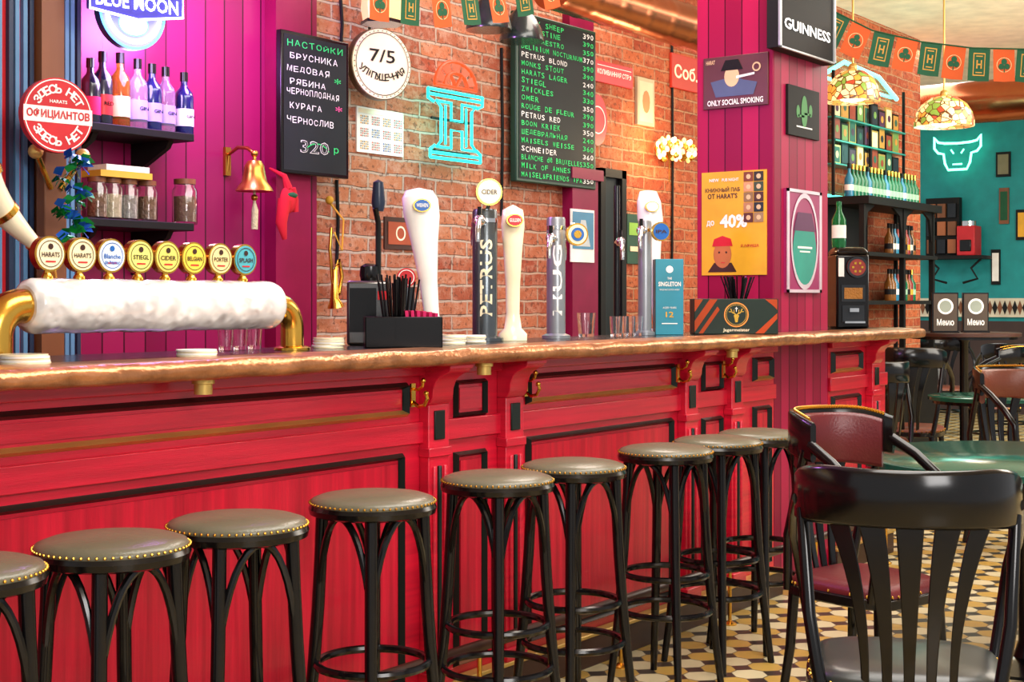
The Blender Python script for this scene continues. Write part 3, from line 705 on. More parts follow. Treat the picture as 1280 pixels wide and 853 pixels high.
# ---------------------------------------------------------------- shelves & bottles
def shelf(name,x0,x1,z,label,y0=4.3,y1=4.57):
    T=thing(name,label,'shelf',((x0+x1)/2,y1,z)); o=Vector(T.location)
    MB().bb(x0,x1,y0,y1,z-.03,z,BLKM).build('board',T,o,bevel=.003)
    for xx in (x0+.1,x1-.08):
        q=MB(); q.prism([(y1,z-.03),(y0+.04,z-.03),(y0+.06,z-.06),(y1-.06,z-.13),(y1-.03,z-.2),(y1,z-.2)],xx-.012,xx+.012,BLKM,'yz'); q.build('bracket',T,o)
zs1=PY(180,160,4.3).z; zs2=PY(180,276,4.3).z
shelf('bottle_shelf',XC(100,4.3),XC(243,4.3),zs1,'black wooden wall shelf holding liquor bottles')
shelf('jar_shelf',XC(100,4.3),XC(243,4.3),zs2,'black wooden wall shelf holding glass jars')
def bottle(loc,h,r,gm,cap,lab,label,group,lt=None):
    T=thing('liquor_bottle',label,'bottle',loc,0,group)
    MB().lathe([(r*.9,0),(r,.01),(r,h*.6),(r*.88,h*.68),(r*.45,h*.76),(r*.36,h*.8),(r*.34,h*.93),(.001,h*.93)],gm,22).build('bottle_glass',T,ang=60)
    MB().lathe([(r*.42,h*.86),(r*.42,h),(.001,h)],cap,16).build('cap',T)
    q=MB(); q.lathe([(r*1.02,h*.15),(r*1.02,h*.42)],lab,22); 
    if lt: q.text(lt,0,h*.3,r*1.1,h*.05,-r*1.06,BLK,.02)
    q.build('bottle_label',T)
PG=M('navy_glass','141a58',.05,trans=.3,coat=.6); AG=M('amber_glass','d09038',.05,trans=.85); DGl=M('dark_bottle','1b1a2c',.1,coat=.5); CLG=M('pale_glass','e8e4ff',.04,trans=.9); LP=M('lilac_label','a896d0',.4)
for px,hpx,gm,lab,lt in ((113,84,DGl,PNK,None),(128,94,DGl,SIGNRED,'RED'),(150,95,AG,CREAM,None),(172,90,CLG,LP,'GIN'),(190,86,PG,LP,'GIN'),(207,84,CLG,LP,'GIN'),(230,80,PG,WHT,'GIN')):
    x=XC(px,4.4); D=x/(C+(px-640)/F*S); bottle((x,4.4,zs1),hpx*D/F,.038,gm,BLK,lab,{id(PG):'dark blue liquor bottle with pale lilac label',id(CLG):'clear glass spirit bottle with lilac label',id(AG):'amber spirit bottle with cream label'}.get(id(gm),'dark liquor bottle with coloured label'),'liquor bottles on the wall shelf',lt)
def jar(loc,h,r,fill,label):
    T=thing('glass_jar',label,'jar',loc,0,'glass jars on the lower shelf')
    MB().lathe([(r*.95,0),(r,.008),(r,h*.8),(r*.8,h*.88),(r*.8,h),(r*.75,h),(r*.75,h*.86),(r*.93,h*.78),(r*.93,.01),(.001,.01)],GLASS,20).build('jar_glass',T)
    MB().lathe([(r*.88,.012),(r*.88,h*.65),(.001,h*.68)],fill,16).build('contents',T)
    MB().lathe([(r*.86,h*.94),(r*.86,h*1.06),(.001,h*1.06)],WOOD,16).build('lid',T)
FL=[M('beans','7a5a3e',.7,bump=(80,1)),M('pale_spice','c9bb96',.8,bump=(80,1)),M('grey_spice','9a958a',.8,bump=(80,1))]
for i,px in enumerate((121,140,160,184)): jar((XC(px,4.39),4.39,zs2),.15,.04,FL[i%3],'small glass jar of dried ingredients with wooden lid')
jar((XC(231,4.4),4.4,zs2),.17,.05,FL[0],'wide glass jar with wooden lid'); 
q=MB(); q.box((0,0,.012),(.24,.12,.024),M('book_yellow','d9b23a',.6)); q.box((.01,0,.036),(.2,.11,.022),WHT); q.build('book',loc=(XC(146,4.4),4.4,zs2+.16),label='closed yellow and white books lying on jars',cat='book')
# ---------------------------------------------------------------- signs left
def pixY(x0,y0,x1,y1,Y): cx,cz,w,h=rectY(x0,y0,x1,y1,Y); return Vector((cx,Y,cz)),w,h
P,w,h=pixY(31,97,113,191,4.05); r=h/2; T=thing('round_sign','round red sign with white Cyrillic lettering on wooden board','sign',P,-.15)
q=MB(); q.prism([(r*math.cos(2*pi*k/48),r*math.sin(2*pi*k/48)) for k in range(48)],0,.03,SIGNRED); q.build('disc',T)
q=MB(); q.ring(0,0,r*.93,r*.96,-.001,WHT,48); q.rect(0,0,r*1.96,r*.42,-.0012,WHT); q.text('ОФИЦИАНТОВ',0,0,r*1.8,r*.27,-.003,SIGNRED,.03)
q.arctext('ЗДЕСЬ НЕТ',0,0,r*.7,r*.24,-.002,WHT,-1.0,1.0,.03); q.arctext('ЗДЕСЬ НЕТ',0,0,r*.7,r*.24,-.002,WHT,pi+1.0,pi-1.0,.03,flip=True); q.text('HARATS',0,r*.36,r*.5,r*.09,-.002,WHT,.02); q.build('lettering',T)
P=PY(70,0,4.17); zc=PY(70,200,4.17).z
T=thing('tap_crest','brass-knobbed wooden crest above the drinking horn','ornament',(P.x,4.17,zc-.35))
q=MB(); q.bb(-.045,.045,.0,.05,-.1,.5,WOOD); q.build('board',T,bevel=.005)
for sgx in(-1,1):
    MB().ball((sgx*.095,-.02,.37),.026,GOLDM,8).tube([(sgx*.02,0,.25),(sgx*.085,-.02,.35)],.01,GOLD,8).build('knob',T)
P=PY(20,270,3.6); T=thing('drinking_horn','curved cream drinking horn with brass bands','drinking horn',(P.x,3.6,P.z))
q=MB(); n=14; hp=[(-.12+.21*(i/n)**1.2,0,.13-.23*(i/n)**.8) for i in range(n+1)]; q.tube(hp,[.058-.042*(i/n) for i in range(n+1)],CREAM,18); q.build('horn_body',T,ang=80)
q=MB()
for i in (0,6,12): 
    c1=Vector(hp[i]); c2=Vector(hp[i+1]); q.cyl(c1,c1.lerp(c2,.8),.062-.042*(i/n),GOLD,seg=20)
q.tube([hp[-1],(.12,0,-.14),(.13,0,-.2)],.012,GOLD,8); q.build('mount',T)
P=PY(88,250,4.05); T=thing('shamrock_garland','green and blue tinsel shamrock garland hanging','garland',P)
GF=M('foil_green','1b8a3c',.25,.6); BF=M('foil_blue','2c6ad0',.25,.6)
q=MB()
for i in range(26):
    z=.15-.3*i/25; x=.05*math.sin(i*.7)
    for k in range(4):
        a=random.random()*6.28; q.add([(x,-.01,z),(x+.03*math.cos(a),-.03,z+.03*math.sin(a)),(x+.035*math.cos(a+.6),-.01,z+.035*math.sin(a+.6)),(x+.02*math.cos(a+1),.01,z+.02*math.sin(a+1))],[(0,1,2,3)],GF if i%3 else BF)
q.build('foil',T)
P,w,h=pixY(112,-34,216,62,4.15); T=thing('illuminated_sign','glowing white and violet bar sign with lettering','sign',P,-.1)
NW=M('neon_white','ffffff',.4,emit=3,ecol='f4f8ff'); NV=M('neon_cyan','60c8ff',.4,emit=2.2,ecol='60a8ff'); BV=M('banner_violet','3a34b0',.4)
r=h*.5
q=MB(); q.prism([(r*math.cos(2*pi*k/40),r*math.sin(2*pi*k/40)) for k in range(40)],0,.03,M('sign_navy','262a60',.4)); q.ring(0,0,r*.93,r*1.0,-.003,NV,40); q.disc(0,0,r*.93,-.002,M('sign_glow_back','8f90e0',.5,emit=.7,ecol='9a96ff'),36); q.build('face',T)
q=MB(); q.ring(0,0,r*.74,r*.86,-.01,NW,32,pi*1.05,pi*1.95); q.disc(0,-r*.34,r*.4,-.006,M('moon_pale','f2f0ff',.5,emit=1.1),28,1.1,.7); q.ring(0,-r*.34,r*.42,r*.45,-.008,NV,28,0,2*pi,.7)
q.prism([(-w*.52,-.02),(0,-.035),(w*.52,-.0),(w*.52,.085),(0,.06),(-w*.52,.07)],-.03,-.012,BV); q.tube([(-w*.52,-.034,-.02),(0,-.034,-.035),(w*.52,-.034,0),(w*.52,-.034,.085),(0,-.034,.06),(-w*.52,-.034,.07)],.005,NW,6,closed=True); q.text('BLUE MOON',0,.026,w*.92,.052,-.036,NW,.02,rot=.03); q.build('lettering',T)
P=PY(318,238,4.3); T=thing('brass_bell','brass ship bell on wall bracket with rope','bell',P)
q=MB(); q.lathe([(.072,0),(.078,-.004),(.07,.012),(.052,.035),(.044,.075),(.04,.1),(.028,.12),(.001,.125)],BELLB,28); q.build('bell_body',T)
q=MB(); q.tube([(0,0,.125),(0,0,.15),(0,.04,.175),(.05,.15,.19),(.09,.25,.17),(.09,.26,.1)],.008,BELLB,10); q.ball((0,0,.15),.015,BELLB,8); q.box((.09,.262,.14),(.03,.016,.12),BELLB); q.build('bracket',T)
q=MB(); q.tube([(0,0,.0),(0,0,-.05),(.003,0,-.08),(0,0,-.16)],[.006,.006,.014,.014],M('rope','cfc3a4',.9,bump=(90,1)),10); q.ball((0,0,-.03),.014,BELLB,8); q.build('rope',T)
P=PY(360,250,4.4); T=thing('hanging_mitten','red and green fabric ornament hanging on wall','ornament',P)
RF=M('red_fabric','c01828',.9); q=MB(); q.ball((0,0,0),.045,RF,10,(1,.5,1.3)); q.tube([(-.02,0,0),(-.04,0,-.1),(-.02,0,-.17)],[.03,.025,.01],RF,10); q.tube([(.02,0,.05),(.04,0,.0),(.045,0,-.05)],[.02,.018,.014],RF,10); q.tube([(0,0,.05),(-.02,0,.1),(-.01,.1,.14)],[.02,.012,.005],RF,8); q.build('body',T)
MB().ball((.01,-.01,.02),.03,GREEN,8,(1.2,.5,.5)).build('green_band',T)
P,w,h=pixY(350,45,435,220,4.46); T=thing('chalkboard','framed chalkboard with handwritten Cyrillic infusion list','chalkboard',P)
q=MB(); q.box((0,.01,0),(w,.03,h),BLK); q.build('frame',T,bevel=.004)
q=MB(); q.rect(0,0,w*.92,h*.95,-.006,CHALK); q.build('slate',T)
def chalk(q,tx,x,z,ww,hh,y,m_,b=0):
    # letter by letter, slightly uneven like a hand
    n_=len(tx); cw=ww/n_
    for i,ch in enumerate(tx):
        if ch==' ': continue
        q.text(ch,x+cw*(i+.5),z+hh*random.uniform(-.08,.08),cw*(.74 if ch not in 'I1l.' else .25),hh*random.uniform(.92,1.1),y,m_,b,rot=random.uniform(-.09,.09))
q=MB(); L=[('НАСТОЙКИ',CG),('БРУСНИКА',CW),('МЕДОВАЯ',CW),('РЯБИНА',CW),('ЧЕРНОПЛОДНАЯ',CW),('КУРАГА',CW),('ЧЕРНОСЛИВ',CW)]
ws=[.84,.72,.64,.54,.78,.48,.7]; zz_=[.42,.33,.24,.15,.08,-.02,-.12]
for i,(tx,m_) in enumerate(L): chalk(q,tx,-w*.43+(w*.04 if i%2 else 0),h*zz_[i],w*ws[i],h*.043,-.008,m_,0)
q.text('320',-w*.02,-h*.3,w*.42,h*.09,-.008,CW,.012); q.text('320',-w*.02,-h*.3,w*.40,h*.08,-.009,CHALK,-.012); q.text('р',w*.3,-h*.31,w*.07,h*.05,-.008,CG)
q.text('*',w*.32,h*.2,w*.1,h*.04,-.008,CG); q.text('*',w*.34,0,w*.1,h*.04,-.008,CP); q.ring(w*.02,-h*.44,w*.24,w*.25,-.008,CG,20,pi*.25,pi*.75)
q.build('chalk_lettering',T)
P,w,h=pixY(439,35,513,125,4.45); r=h/2; T=thing('address_sign','round white lit sign with black number and street name','sign',P,-.25)
q=MB(); q.prism([(r*math.cos(2*pi*k/48),r*math.sin(2*pi*k/48)) for k in range(48)],0,.04,M('sign_rim','5a4a30',.4)); q.prism([(r*.97*math.cos(2*pi*k/48),r*.97*math.sin(2*pi*k/48)) for k in range(48)],-.004,0,M('lit_white','ecdfc2',.5,emit=.25,ecol='ffe4b0')); q.build('lamp_box',T)
q=MB(); q.text('7/5',0,r*.22,r*.85,r*.36,-.008,BLKM,.01); q.arctext('УЛ.ПУШЕЧНАЯ',0,r*.75,r*1.12,r*.2,-.008,BLKM,pi+.64,pi-.64,.02,flip=True)
q.ring(0,0,r*.86,r*.88,-.008,BLKM,40)
for k in range(40):
    a=2*pi*k/40; q.disc(r*.92*math.cos(a),r*.92*math.sin(a),r*.018,-.008,BLKM,6)
q.build('lettering',T)
MB().tube([(0,.1,.0),(0,.1,.35)],.008,BLK,8).build('hanger',T)
P=PY(478,10,4.3); T=thing('hanging_lamp','yellow glass hexagonal lantern above the round sign','lamp',P)
q=MB(); q.lathe([(.09,-.06),(.1,.0),(.09,.12)],M('lamp_yellow','f0d890',.4,emit=.6,ecol='ffd880'),6); q.lathe([(.1,-.075),(.1,-.06)],BLK,6); q.build('lantern',T); MB().cyl((0,0,.12),(0,0,1.0),.006,BLK,seg=6).build('rod',T)
for px,py in ((611,38),(652,52)):
    P=PY(px,py,4.15); T=thing('pendant_shade','dark enamel pendant lamp shade hanging over the bar','lamp',P,0,'dark pendant lamps over the bar')
    MB().lathe([(.11,0),(.112,.01),(.1,.06),(.07,.12),(.03,.16),(.02,.2),(.001,.2)],M('dark_enamel','1c2a28',.25,coat=.5),28).build('shade',T); MB().cyl((0,0,.2),(0,0,3.7-P.z),.005,BLK,seg=6).build('cord',T)
P,w,h=pixY(447,137,505,193,4.587); q=MB(); q.box((0,.008,0),(w,.008,h),WHT); PGR=M('grid_grey','8a8784',.7); PG2=M('grid_pink','cc5a52',.7)
q.rect(0,h*.42,w*.94,h*.1,.0025,CREAM)
for i in range(4):
    for j in range(3):
        for a in range(5):
            for b in range(4): q.rect(-w*.43+i*w*.24+a*w*.036+w*.01,h*.3-j*h*.28-b*h*.05,w*.024,h*.034,.0025,PGR if (a+b)%3 else (PG2 if (i+j)%2 else BLUE if (i*j)%3 else YEL))
q.build('wall_calendar',loc=P,label='white paper wall calendar with small coloured grids',cat='calendar')
# neon H
P,w,h=pixY(535,75,603,200,4.5); T=thing('neon_sign','turquoise neon letter sign with red neon crown','neon sign',P)
NT=M('neon_turquoise','10b8a8',.4,emit=2.6,ecol='20ecd2'); NR=M('neon_red','801004',.4,emit=2.6,ecol='ff3814'); NTD=M('turquoise_backing','1f8f88',.5,emit=.15,ecol='18b0a0')
q=MB()
for b in(-.42,-.1,.15): q.bb(-w*.35,w*.35,.03,.04,h*b-.006,h*b+.006,BLKM)
for a in(-1,1):
    for b in(-.42,.15): q.cyl((a*w*.3,.03,b*h),(a*w*.3,.1,b*h),.006,CHR,seg=8)
q.build('mounting_frame',T)
def tp(pts,m,r=.009): q.tube([(a*w,0,b*h) for a,b in pts],r,m,8)
q=MB()
tp([(-.5,.17),(.5,.17)],NT,.008); tp([(-.5,.12),(.5,.12)],NT,.008); tp([(-.5,.17),(-.5,.08),(-.4,.05)],NT,.008); tp([(.5,.17),(.5,.08),(.4,.05)],NT,.008)
tp([(-.46,-.5),(.46,-.5)],NT,.008); tp([(-.46,-.45),(.46,-.45)],NT,.008); tp([(-.46,-.5),(-.46,-.42),(-.38,-.38)],NT,.008); tp([(.46,-.5),(.46,-.42),(.38,-.38)],NT,.008)
hh=[(-.36,.06),(-.1,.06),(-.1,-.11),(.1,-.11),(.1,.06),(.36,.06),(.28,0),(.28,-.33),(.36,-.39),(.1,-.39),(.1,-.21),(-.1,-.21),(-.1,-.39),(-.36,-.39),(-.28,-.33),(-.28,0)]
q.tube([(a*w,-.005,b*h) for a,b in hh],.008,NT,8,closed=True)
for a in(-1,1): tp([(a*.19,.03),(a*.19,-.36)],NT,.006)
q.build('turquoise_tube',T)
q=MB()
for k in (.25,.14): q.tube([(w*k*1.5*math.cos(a),0,h*.23+h*k*math.sin(a)) for a in [pi*i/14 for i in range(15)]],.009,NR,8)
for a in (.12,.31,.5,.69,.88):
    u0,u1=pi*(a-.065),pi*(a+.065)
    q.add([(w*.24*math.cos(u0),-.004,h*.23+h*.155*math.sin(u0)),(w*.24*math.cos(u1),-.004,h*.23+h*.155*math.sin(u1)),(w*.35*math.cos(u1),-.004,h*.23+h*.235*math.sin(u1)),(w*.35*math.cos(u0),-.004,h*.23+h*.235*math.sin(u0))],[(0,1,2,3)],NR)
for a in (.33,.67): q.cyl((0,0,h*.23),(w*.2*math.cos(pi*a),0,h*.23+h*.13*math.sin(pi*a)),.008,NR,seg=8)
tp([(-.38,.225),(.38,.225)],NR,.008); q.build('red_tube',T)
# menu board
P,w,h=pixY(645,26,745,232,4.52); T=thing('menu_board','large green-framed chalk menu board listing beers and prices','menu board',P)
q=MB(); q.box((0,.02,0),(w,.04,h),M('board_green','123a2a',.4)); q.build('frame',T,bevel=.006)
q=MB(); q.rect(0,0,w*.94,h*.96,-.003,CHALK); q.build('slate',T)
ML=["BLACK SHEEP","PHILISTINE","DEL MAESTRO","DELIRIUM NOCTURNUM","PETRUS BLOND","MONKS STOUT","HARATS LAGER","STIEGL","ZWICKLES","OMER","ROUGE DE FLEUR","PETRUS RED","BOON KRIEK","ШЕДЕВРАЛЬНАЯ","MAISELS WEISSE","SCHNEIDER","BLANCHE de BRUXELLES","MILK OF AMNESIA","MAISEL&FRIENDS IPA"]
PRC=["390","390","350","370","390","390","240","340","330","350","390","390","350","240","360","360","350","350","350"]
q=MB()
for i,tx in enumerate(ML):
    z=h*.45-i*h*.0502; m_=CW if i in(4,11,15) else CG
    ww=w*min(.76,.044*len(tx)+.04); chalk(q,tx,-w*.45,z,ww,h*.03,-.005,m_,.004); chalk(q,PRC[i],w*.31,z,w*.15,h*.03,-.005,CG if i%3 else CW,.004)
q.build('chalk_lettering',T)
P,w,h=pixY(744,80,791,106,4.58); q=MB(); q.box((0,.01,0),(w,.02,h),SIGNRED); q.text('КОЛИВАННАЯ СТР.9',0,0,w*.9,h*.25,-.002,WHT,.02); q.rect(0,h*.3,w*.9,.004,-.002,WHT); q.build('street_sign',loc=P,label='small red metal street sign with white lettering',cat='sign')
P,w,h=pixY(840,70,874,113,4.58); T=thing('glowing_plate','red plate with glowing Cyrillic script lettering','sign',P); MB().box((0,.01,0),(w,.02,h),M('plate_red_dark','a02a18',.5,emit=.2,ecol='ff3010')).build('plate',T,bevel=.004); MB().text('Соб.',0,0,w*.85,h*.4,-.003,M('script_glow','ffd0b8',.5,emit=1.2,ecol='ff8a60'),.02).build('lettering',T)
P,w,h=pixY(738,118,756,182,4.58); r=h/2; q=MB(); q.prism([(r*.7*math.cos(2*pi*k/40),r*math.sin(2*pi*k/40)) for k in range(40)],0,.02,SIGNRED); q.ring(0,0,r*.5,r*.55,-.002,WHT,40); q.build('round_enamel_sign',loc=P,label='round red enamel sign with white ring',cat='sign')
P,w,h=pixY(797,98,818,157,4.58); T=thing('framed_print','small pale print in a thin light frame','picture',P); MB().box((0,.01,0),(w,.02,h),M('pale_frame','b8a988',.5)).build('frame',T); MB().rect(0,0,w*.8,h*.85,-.001,M('print_cream','cfc0a0',.6)).disc(0,0,w*.22,-.002,M('print_tan','a97a4a',.6),12,1,1.6).build('print',T)
P,w,h=pixY(715,262,744,328,4.515); T=thing('photo_poster','small blue photo poster pinned to magenta board','poster',P); MB().box((0,.01,0),(w,.008,h),WHT).build('paper',T); MB().rect(0,h*.1,w*.9,h*.7,.003,M('photo_blue','4a86a8',.6)).poly([(-w*.3,-h*.2),(w*.3,-h*.2),(w*.1,h*.3),(-w*.1,h*.3)],.002,M('photo_grey','b9c4c8',.6)).build('print',T)
P,w,h=pixY(785,268,804,330,4.585); q=MB(); q.box((0,.01,0),(w,.01,h),M('poster_darkgreen','1d4a36',.5)); q.rect(0,h*.2,w*.8,h*.25,.002,M('poster_lime','8ac04a',.6)); q.rect(0,-h*.2,w*.7,h*.1,.001,CREAM); q.build('small_poster',loc=P,label='small dark green poster on brick wall',cat='poster')
# sconce
P=PY(845,192,4.5); T=thing('wall_sconce','brass wall sconce with two warm crystal cluster shades','lamp',P)
WG=M('warm_shade','ffdca0',.2,emit=1.6,ecol='ffb860'); WG2=M('crystal_pale','fff2d8',.1,emit=2.6,ecol='ffe0b0')
q=MB(); q.lathe([(.05,0),(.05,.015),(.001,.02)],GOLD,20,Matrix.Translation((0,.1,0))@Matrix.Rotation(pi/2,4,'X')); q.tube([(0,.1,0),(0,.02,.02),(-.09,0,-.02)],.008,GOLD,8); q.tube([(0,.02,.02),(.09,0,-.02)],.008,GOLD,8); q.tube([(0,.05,.0),(0,.05,-.18)],.004,GOLD,6); q.build('arm',T)
for sgx in(-1,1):
    q=MB(); q.lathe([(.012,-.03),(.028,-.01),(.04,.01)],GOLD,14,c=(sgx*.09,0,-.01))
    for j in range(34):
        a=j*2.4; zz=-.03+.12*(j/34); rr=.015+.07*math.sin(pi*(.2+.7*j/34)); q.ball((sgx*.1+rr*math.cos(a),rr*math.sin(a)*.8,zz),.014,(WG,WG2,GOLD)[j%3],5,(1,1,1.4))
    q.build('crystal_shade',T)
for px,y0,y1,Y in ((421,225,330,4.59),(426,0,60,4.59),(840,40,345,4.59),(627,60,270,4.59)):
    x=XC(px,Y); MB().tube([(x,Y,PY(px,y0,Y).z),(x+.01,Y,(PY(px,y0,Y).z+PY(px,y1,Y).z)/2),(x,Y,PY(px,y1,Y).z)],.008,BLKM,8).build('wall_conduit',shift=(x,Y,PY(px,y1,Y).z),label='black cable conduit running up the brick wall',cat='cable',group='wall conduits')
P=PY(418,340,4.5); T=thing('brass_horn','small brass bugle hanging on the brick wall','horn',P)
q=MB(); q.tube([(-.02,0,.2),(-.03,0,.1),(-.01,0,-.05),(.03,0,-.1),(.05,0,-.02),(.03,0,.05),(0,0,0),(0,0,-.12),(.01,0,-.16)],[.008,.008,.009,.01,.01,.011,.013,.02,.04],GOLD,12); q.build('tubing',T,ang=80)
MB().tube([(0,0,.18),(.05,0,.1),(.06,0,.24),(.02,.06,.33)],.005,M('cord_gold','c99a2c',.8),8).ball((.02,.05,.33),.02,M('cord_gold','c99a2c',.8),6).build('cord',T)
P,w,h=pixY(482,272,520,312,4.585); q=MB(); q.box((0,.01,0),(w,.01,h),DWOOD); q.rect(0,0,w*.8,h*.7,.002,M('poster_rust','a04a2c',.5)); q.ring(0,0,w*.12,w*.16,.001,CREAM,16); q.build('small_plaque',loc=P,label='small dark wooden plaque with rust panel',cat='sign')
# ---------------------------------------------------------------- pillar signs
def onX(x0,y0,x1,y1,off=.01): cy,cz,w,h=rectX(x0,y0,x1,y1,PXL-off); return Vector((PXL-off,cy,cz)),w,h
RZ=-pi/2
P,w,h=onX(879,69,960,134,.011); T=thing('metal_sign','embossed brown metal plate with smoking man picture','sign',P,RZ)
q=MB(); q.box((0,.006,0),(w,.01,h),M('plate_brown','5a3830',.4,.3)); q.build('plate',T,bevel=.002)
q=MB(); g=M('plate_blue','4a5878',.5); k_=M('plate_cream','d8b48a',.5)
q.poly([(-w*.38,h*.02),(-w*.3,-h*.28),(w*.28,-h*.28),(w*.34,-h*.05),(w*.12,h*.02),(0,h*.1)],-.0015,g); q.disc(-w*.05,h*.1,h*.2,-.002,k_,20,.8,1); q.poly([(-w*.22,h*.22),(w*.12,h*.22),(w*.05,h*.42),(-w*.15,h*.42)],-.0025,BLKM)
q.poly([(w*.02,h*.05),(w*.3,h*.1),(w*.3,h*.14),(w*.02,h*.1)],-.003,WHT); q.ring(w*.33,h*.24,h*.06,h*.09,-.003,k_,16); q.text('ONLY SOCIAL SMOKING',0,-h*.39,w*.86,h*.11,-.0025,WHT,.02); q.text('HARAT',-w*.38,h*.4,w*.14,h*.08,-.0025,k_,.02); q.build('print',T)
P,w,h=onX(877,214,958,344,.007); T=thing('poster','mustard yellow promotional poster with photos and big percentage','poster',P,RZ)
MB().box((0,.004,0),(w,.006,h),YEL).build('paper',T)
q=MB(); DK=DWOOD; q.text("КНИЖНЫЙ ПАБ",-w*.17,h*.33,w*.54,h*.05,-.001,DK,.02); q.text("ОТ HARAT'S",-w*.17,h*.265,w*.46,h*.05,-.001,DK,.02); q.text('NEW',-w*.3,h*.42,w*.15,h*.03,-.001,WHT,.02); q.text('PUB NIGHT',-w*.05,h*.42,w*.26,h*.03,-.001,WHT,.02)
q.text('до',-w*.36,h*.0,w*.12,h*.06,-.001,WHT,.02); q.text('40%',w*.0,h*.02,w*.42,h*.13,-.001,WHT,.04)
pc=['7a3c2c','2c2a28','c8906a','3a4a3a','8a6a4a','4a2c2a','b07a5a','222a33','5a2c28','9a7a5a']
for i in range(5):
    for j in range(2): q.rect(w*.23+j*w*.155,h*.44-i*h*.098,w*.145,h*.09,-.0012,M('ph'+pc[i*2+j],pc[i*2+j],.6)); q.disc(w*.23+j*w*.155,h*.44-i*h*.098,w*.035,-.0016,k_,10)
sk=M('poster_skin','b8683c',.6); q.disc(-w*.17,-h*.3,w*.14,-.0012,sk,20,1,1.35); q.poly([(-w*.4,-h*.47),(w*.05,-h*.47),(-w*.03,-h*.38),(-w*.3,-h*.38)],-.001,DK); q.poly([(-w*.33,-h*.22),(-w*.01,-h*.22),(-w*.04,-h*.15),(-w*.17,-h*.12),(-w*.3,-h*.15)],-.0016,SIGNRED); q.disc(-w*.22,-h*.28,w*.015,-.002,DK,8); q.disc(-w*.11,-h*.28,w*.015,-.002,DK,8); q.rect(-w*.16,-h*.38,w*.06,h*.008,-.002,SIGNRED)
q.text("Я.АФИША",w*.25,-h*.22,w*.28,h*.03,-.001,SIGNRED,.02)
q.build('print',T)
def onY(x0,y0,x1,y1,off): return pixY(x0,y0,x1,y1,YP-off)
P,w,h=onY(973,-20,1043,70,.06); T=thing('lightbox_sign','black framed bar lightbox with white lettering','sign',P)
q=MB(); q.box((0,.03,0),(w,.06,h),BLKM); 
for sg_ in(-1,1): q.box((sg_*w*.485,-.004,0),(w*.03,.012,h),M('frame_grey','a8acb0',.35,.4)); q.box((0,-.004,sg_*h*.485),(w,.012,h*.03),M('frame_grey','a8acb0'))
q.build('frame',T,bevel=.002); MB().text('GUINNESS',0,-h*.14,w*.82,h*.15,-.004,M('sign_white','ffffff',.5,emit=.7),.02).build('lettering',T)
P,w,h=onY(985,110,1024,172,.0135); T=thing('framed_plaque','black square plaque with green cactus picture','picture',P); MB().box((0,.006,0),(w,.015,h),BLKM).build('plaque',T,bevel=.002)
q=MB(); cg=M('cactus_green','4c8a52',.6); q.disc(0,h*.02,w*.1,-.003,cg,16,1,2.2); q.disc(-w*.2,h*.0,w*.055,-.003,cg,12,1,1.6); q.disc(w*.2,h*.06,w*.055,-.003,cg,12,1,1.6); q.rect(-w*.1,-h*.08,w*.2,h*.04,-.003,cg); q.rect(w*.1,-h*.02,w*.2,h*.04,-.003,cg); q.rect(0,-h*.3,w*.5,h*.03,-.003,WHT); q.build('print',T)
P,w,h=onY(983,238,1026,366,.0135); T=thing('framed_poster','pale framed plum poster with oval green emblem','picture',P); 
FS=M('frame_silver','d8c4d0',.35,.3); q=MB(); q.box((0,.006,0),(w,.015,h),M('poster_plum','96265c',.3))
for sg_ in(-1,1): q.box((sg_*w*.47,-.003,0),(w*.06,.006,h),FS); q.box((0,-.003,sg_*h*.485),(w,.006,h*.03),FS)
q.build('frame',T)
q=MB(); OVG=M('oval_green','2a9080',.5); q.disc(0,-h*.1,w*.34,-.004,OVG,24,1,1.3); q.ring(0,-h*.0,w*.36,w*.4,-.005,FS,30,0,2*pi,1.5); q.poly([(-w*.32,h*.1),(w*.32,h*.1),(w*.2,h*.28),(-w*.2,h*.28)],-.0045,M('oval_dark','5a2850',.5)); q.rect(0,-h*.06,w*.42,h*.02,-.0055,WHT); q.rect(0,-h*.1,w*.3,h*.015,-.0055,WHT); q.build('print',T)
# ---------------------------------------------------------------- far bar-back shelving
x0,x1=XC(1058,4.4),XC(1146,4.4); T=thing('back_bar_shelving','black back-bar cabinet shelving lit turquoise','shelving',((x0+x1)/2,4.42,0)); o=Vector(T.location)
zb=PY(1100,252,4.4).z; z2=PY(1100,318,4.4).z; z3=PY(1100,376,4.4).z
q=MB()
for xx in (x0,(x0*.45+x1*.55),x1): q.bb(xx-.02,xx+.02,4.25,4.29,0,zb,BLKM); q.bb(xx-.015,xx+.015,4.57,4.595,0,zb,BLKM)
q.bb(x0-.05,x1+.05,4.2,4.59,zb-.06,zb,BLKM); q.bb(x0,x1,4.22,4.59,z2-.03,z2,BLKM); q.bb(x0,x1,4.22,4.59,z3-.03,z3,BLKM); q.bb(x0,x1,4.22,4.59,.0,.95,BLKM); q.bb(x0,x1*.45+x0*.55,4.57,4.59,.95,zb,BLKM)
for a_,b_ in ((x0,(x0*.45+x1*.55)),((x0*.45+x1*.55),x1)):
    q.prism([(a_,zb-.06),(a_+.22,zb-.06),(a_+.08,zb-.12),(a_+.03,zb-.3),(a_,zb-.3)],4.26,4.28,BLKM); q.prism([(b_,zb-.06),(b_,zb-.3),(b_-.03,zb-.3),(b_-.08,zb-.12),(b_-.22,zb-.06)],4.26,4.28,BLKM)
q.build('frame',T,o)
LED=M('led_turquoise','7af0e0',.4,emit=3.5,ecol='50e8d0')
q=MB(); q.bb(x0,x1,4.57,4.585,zb+.01,zb+.03,LED); q.build('light_strip',T,o)
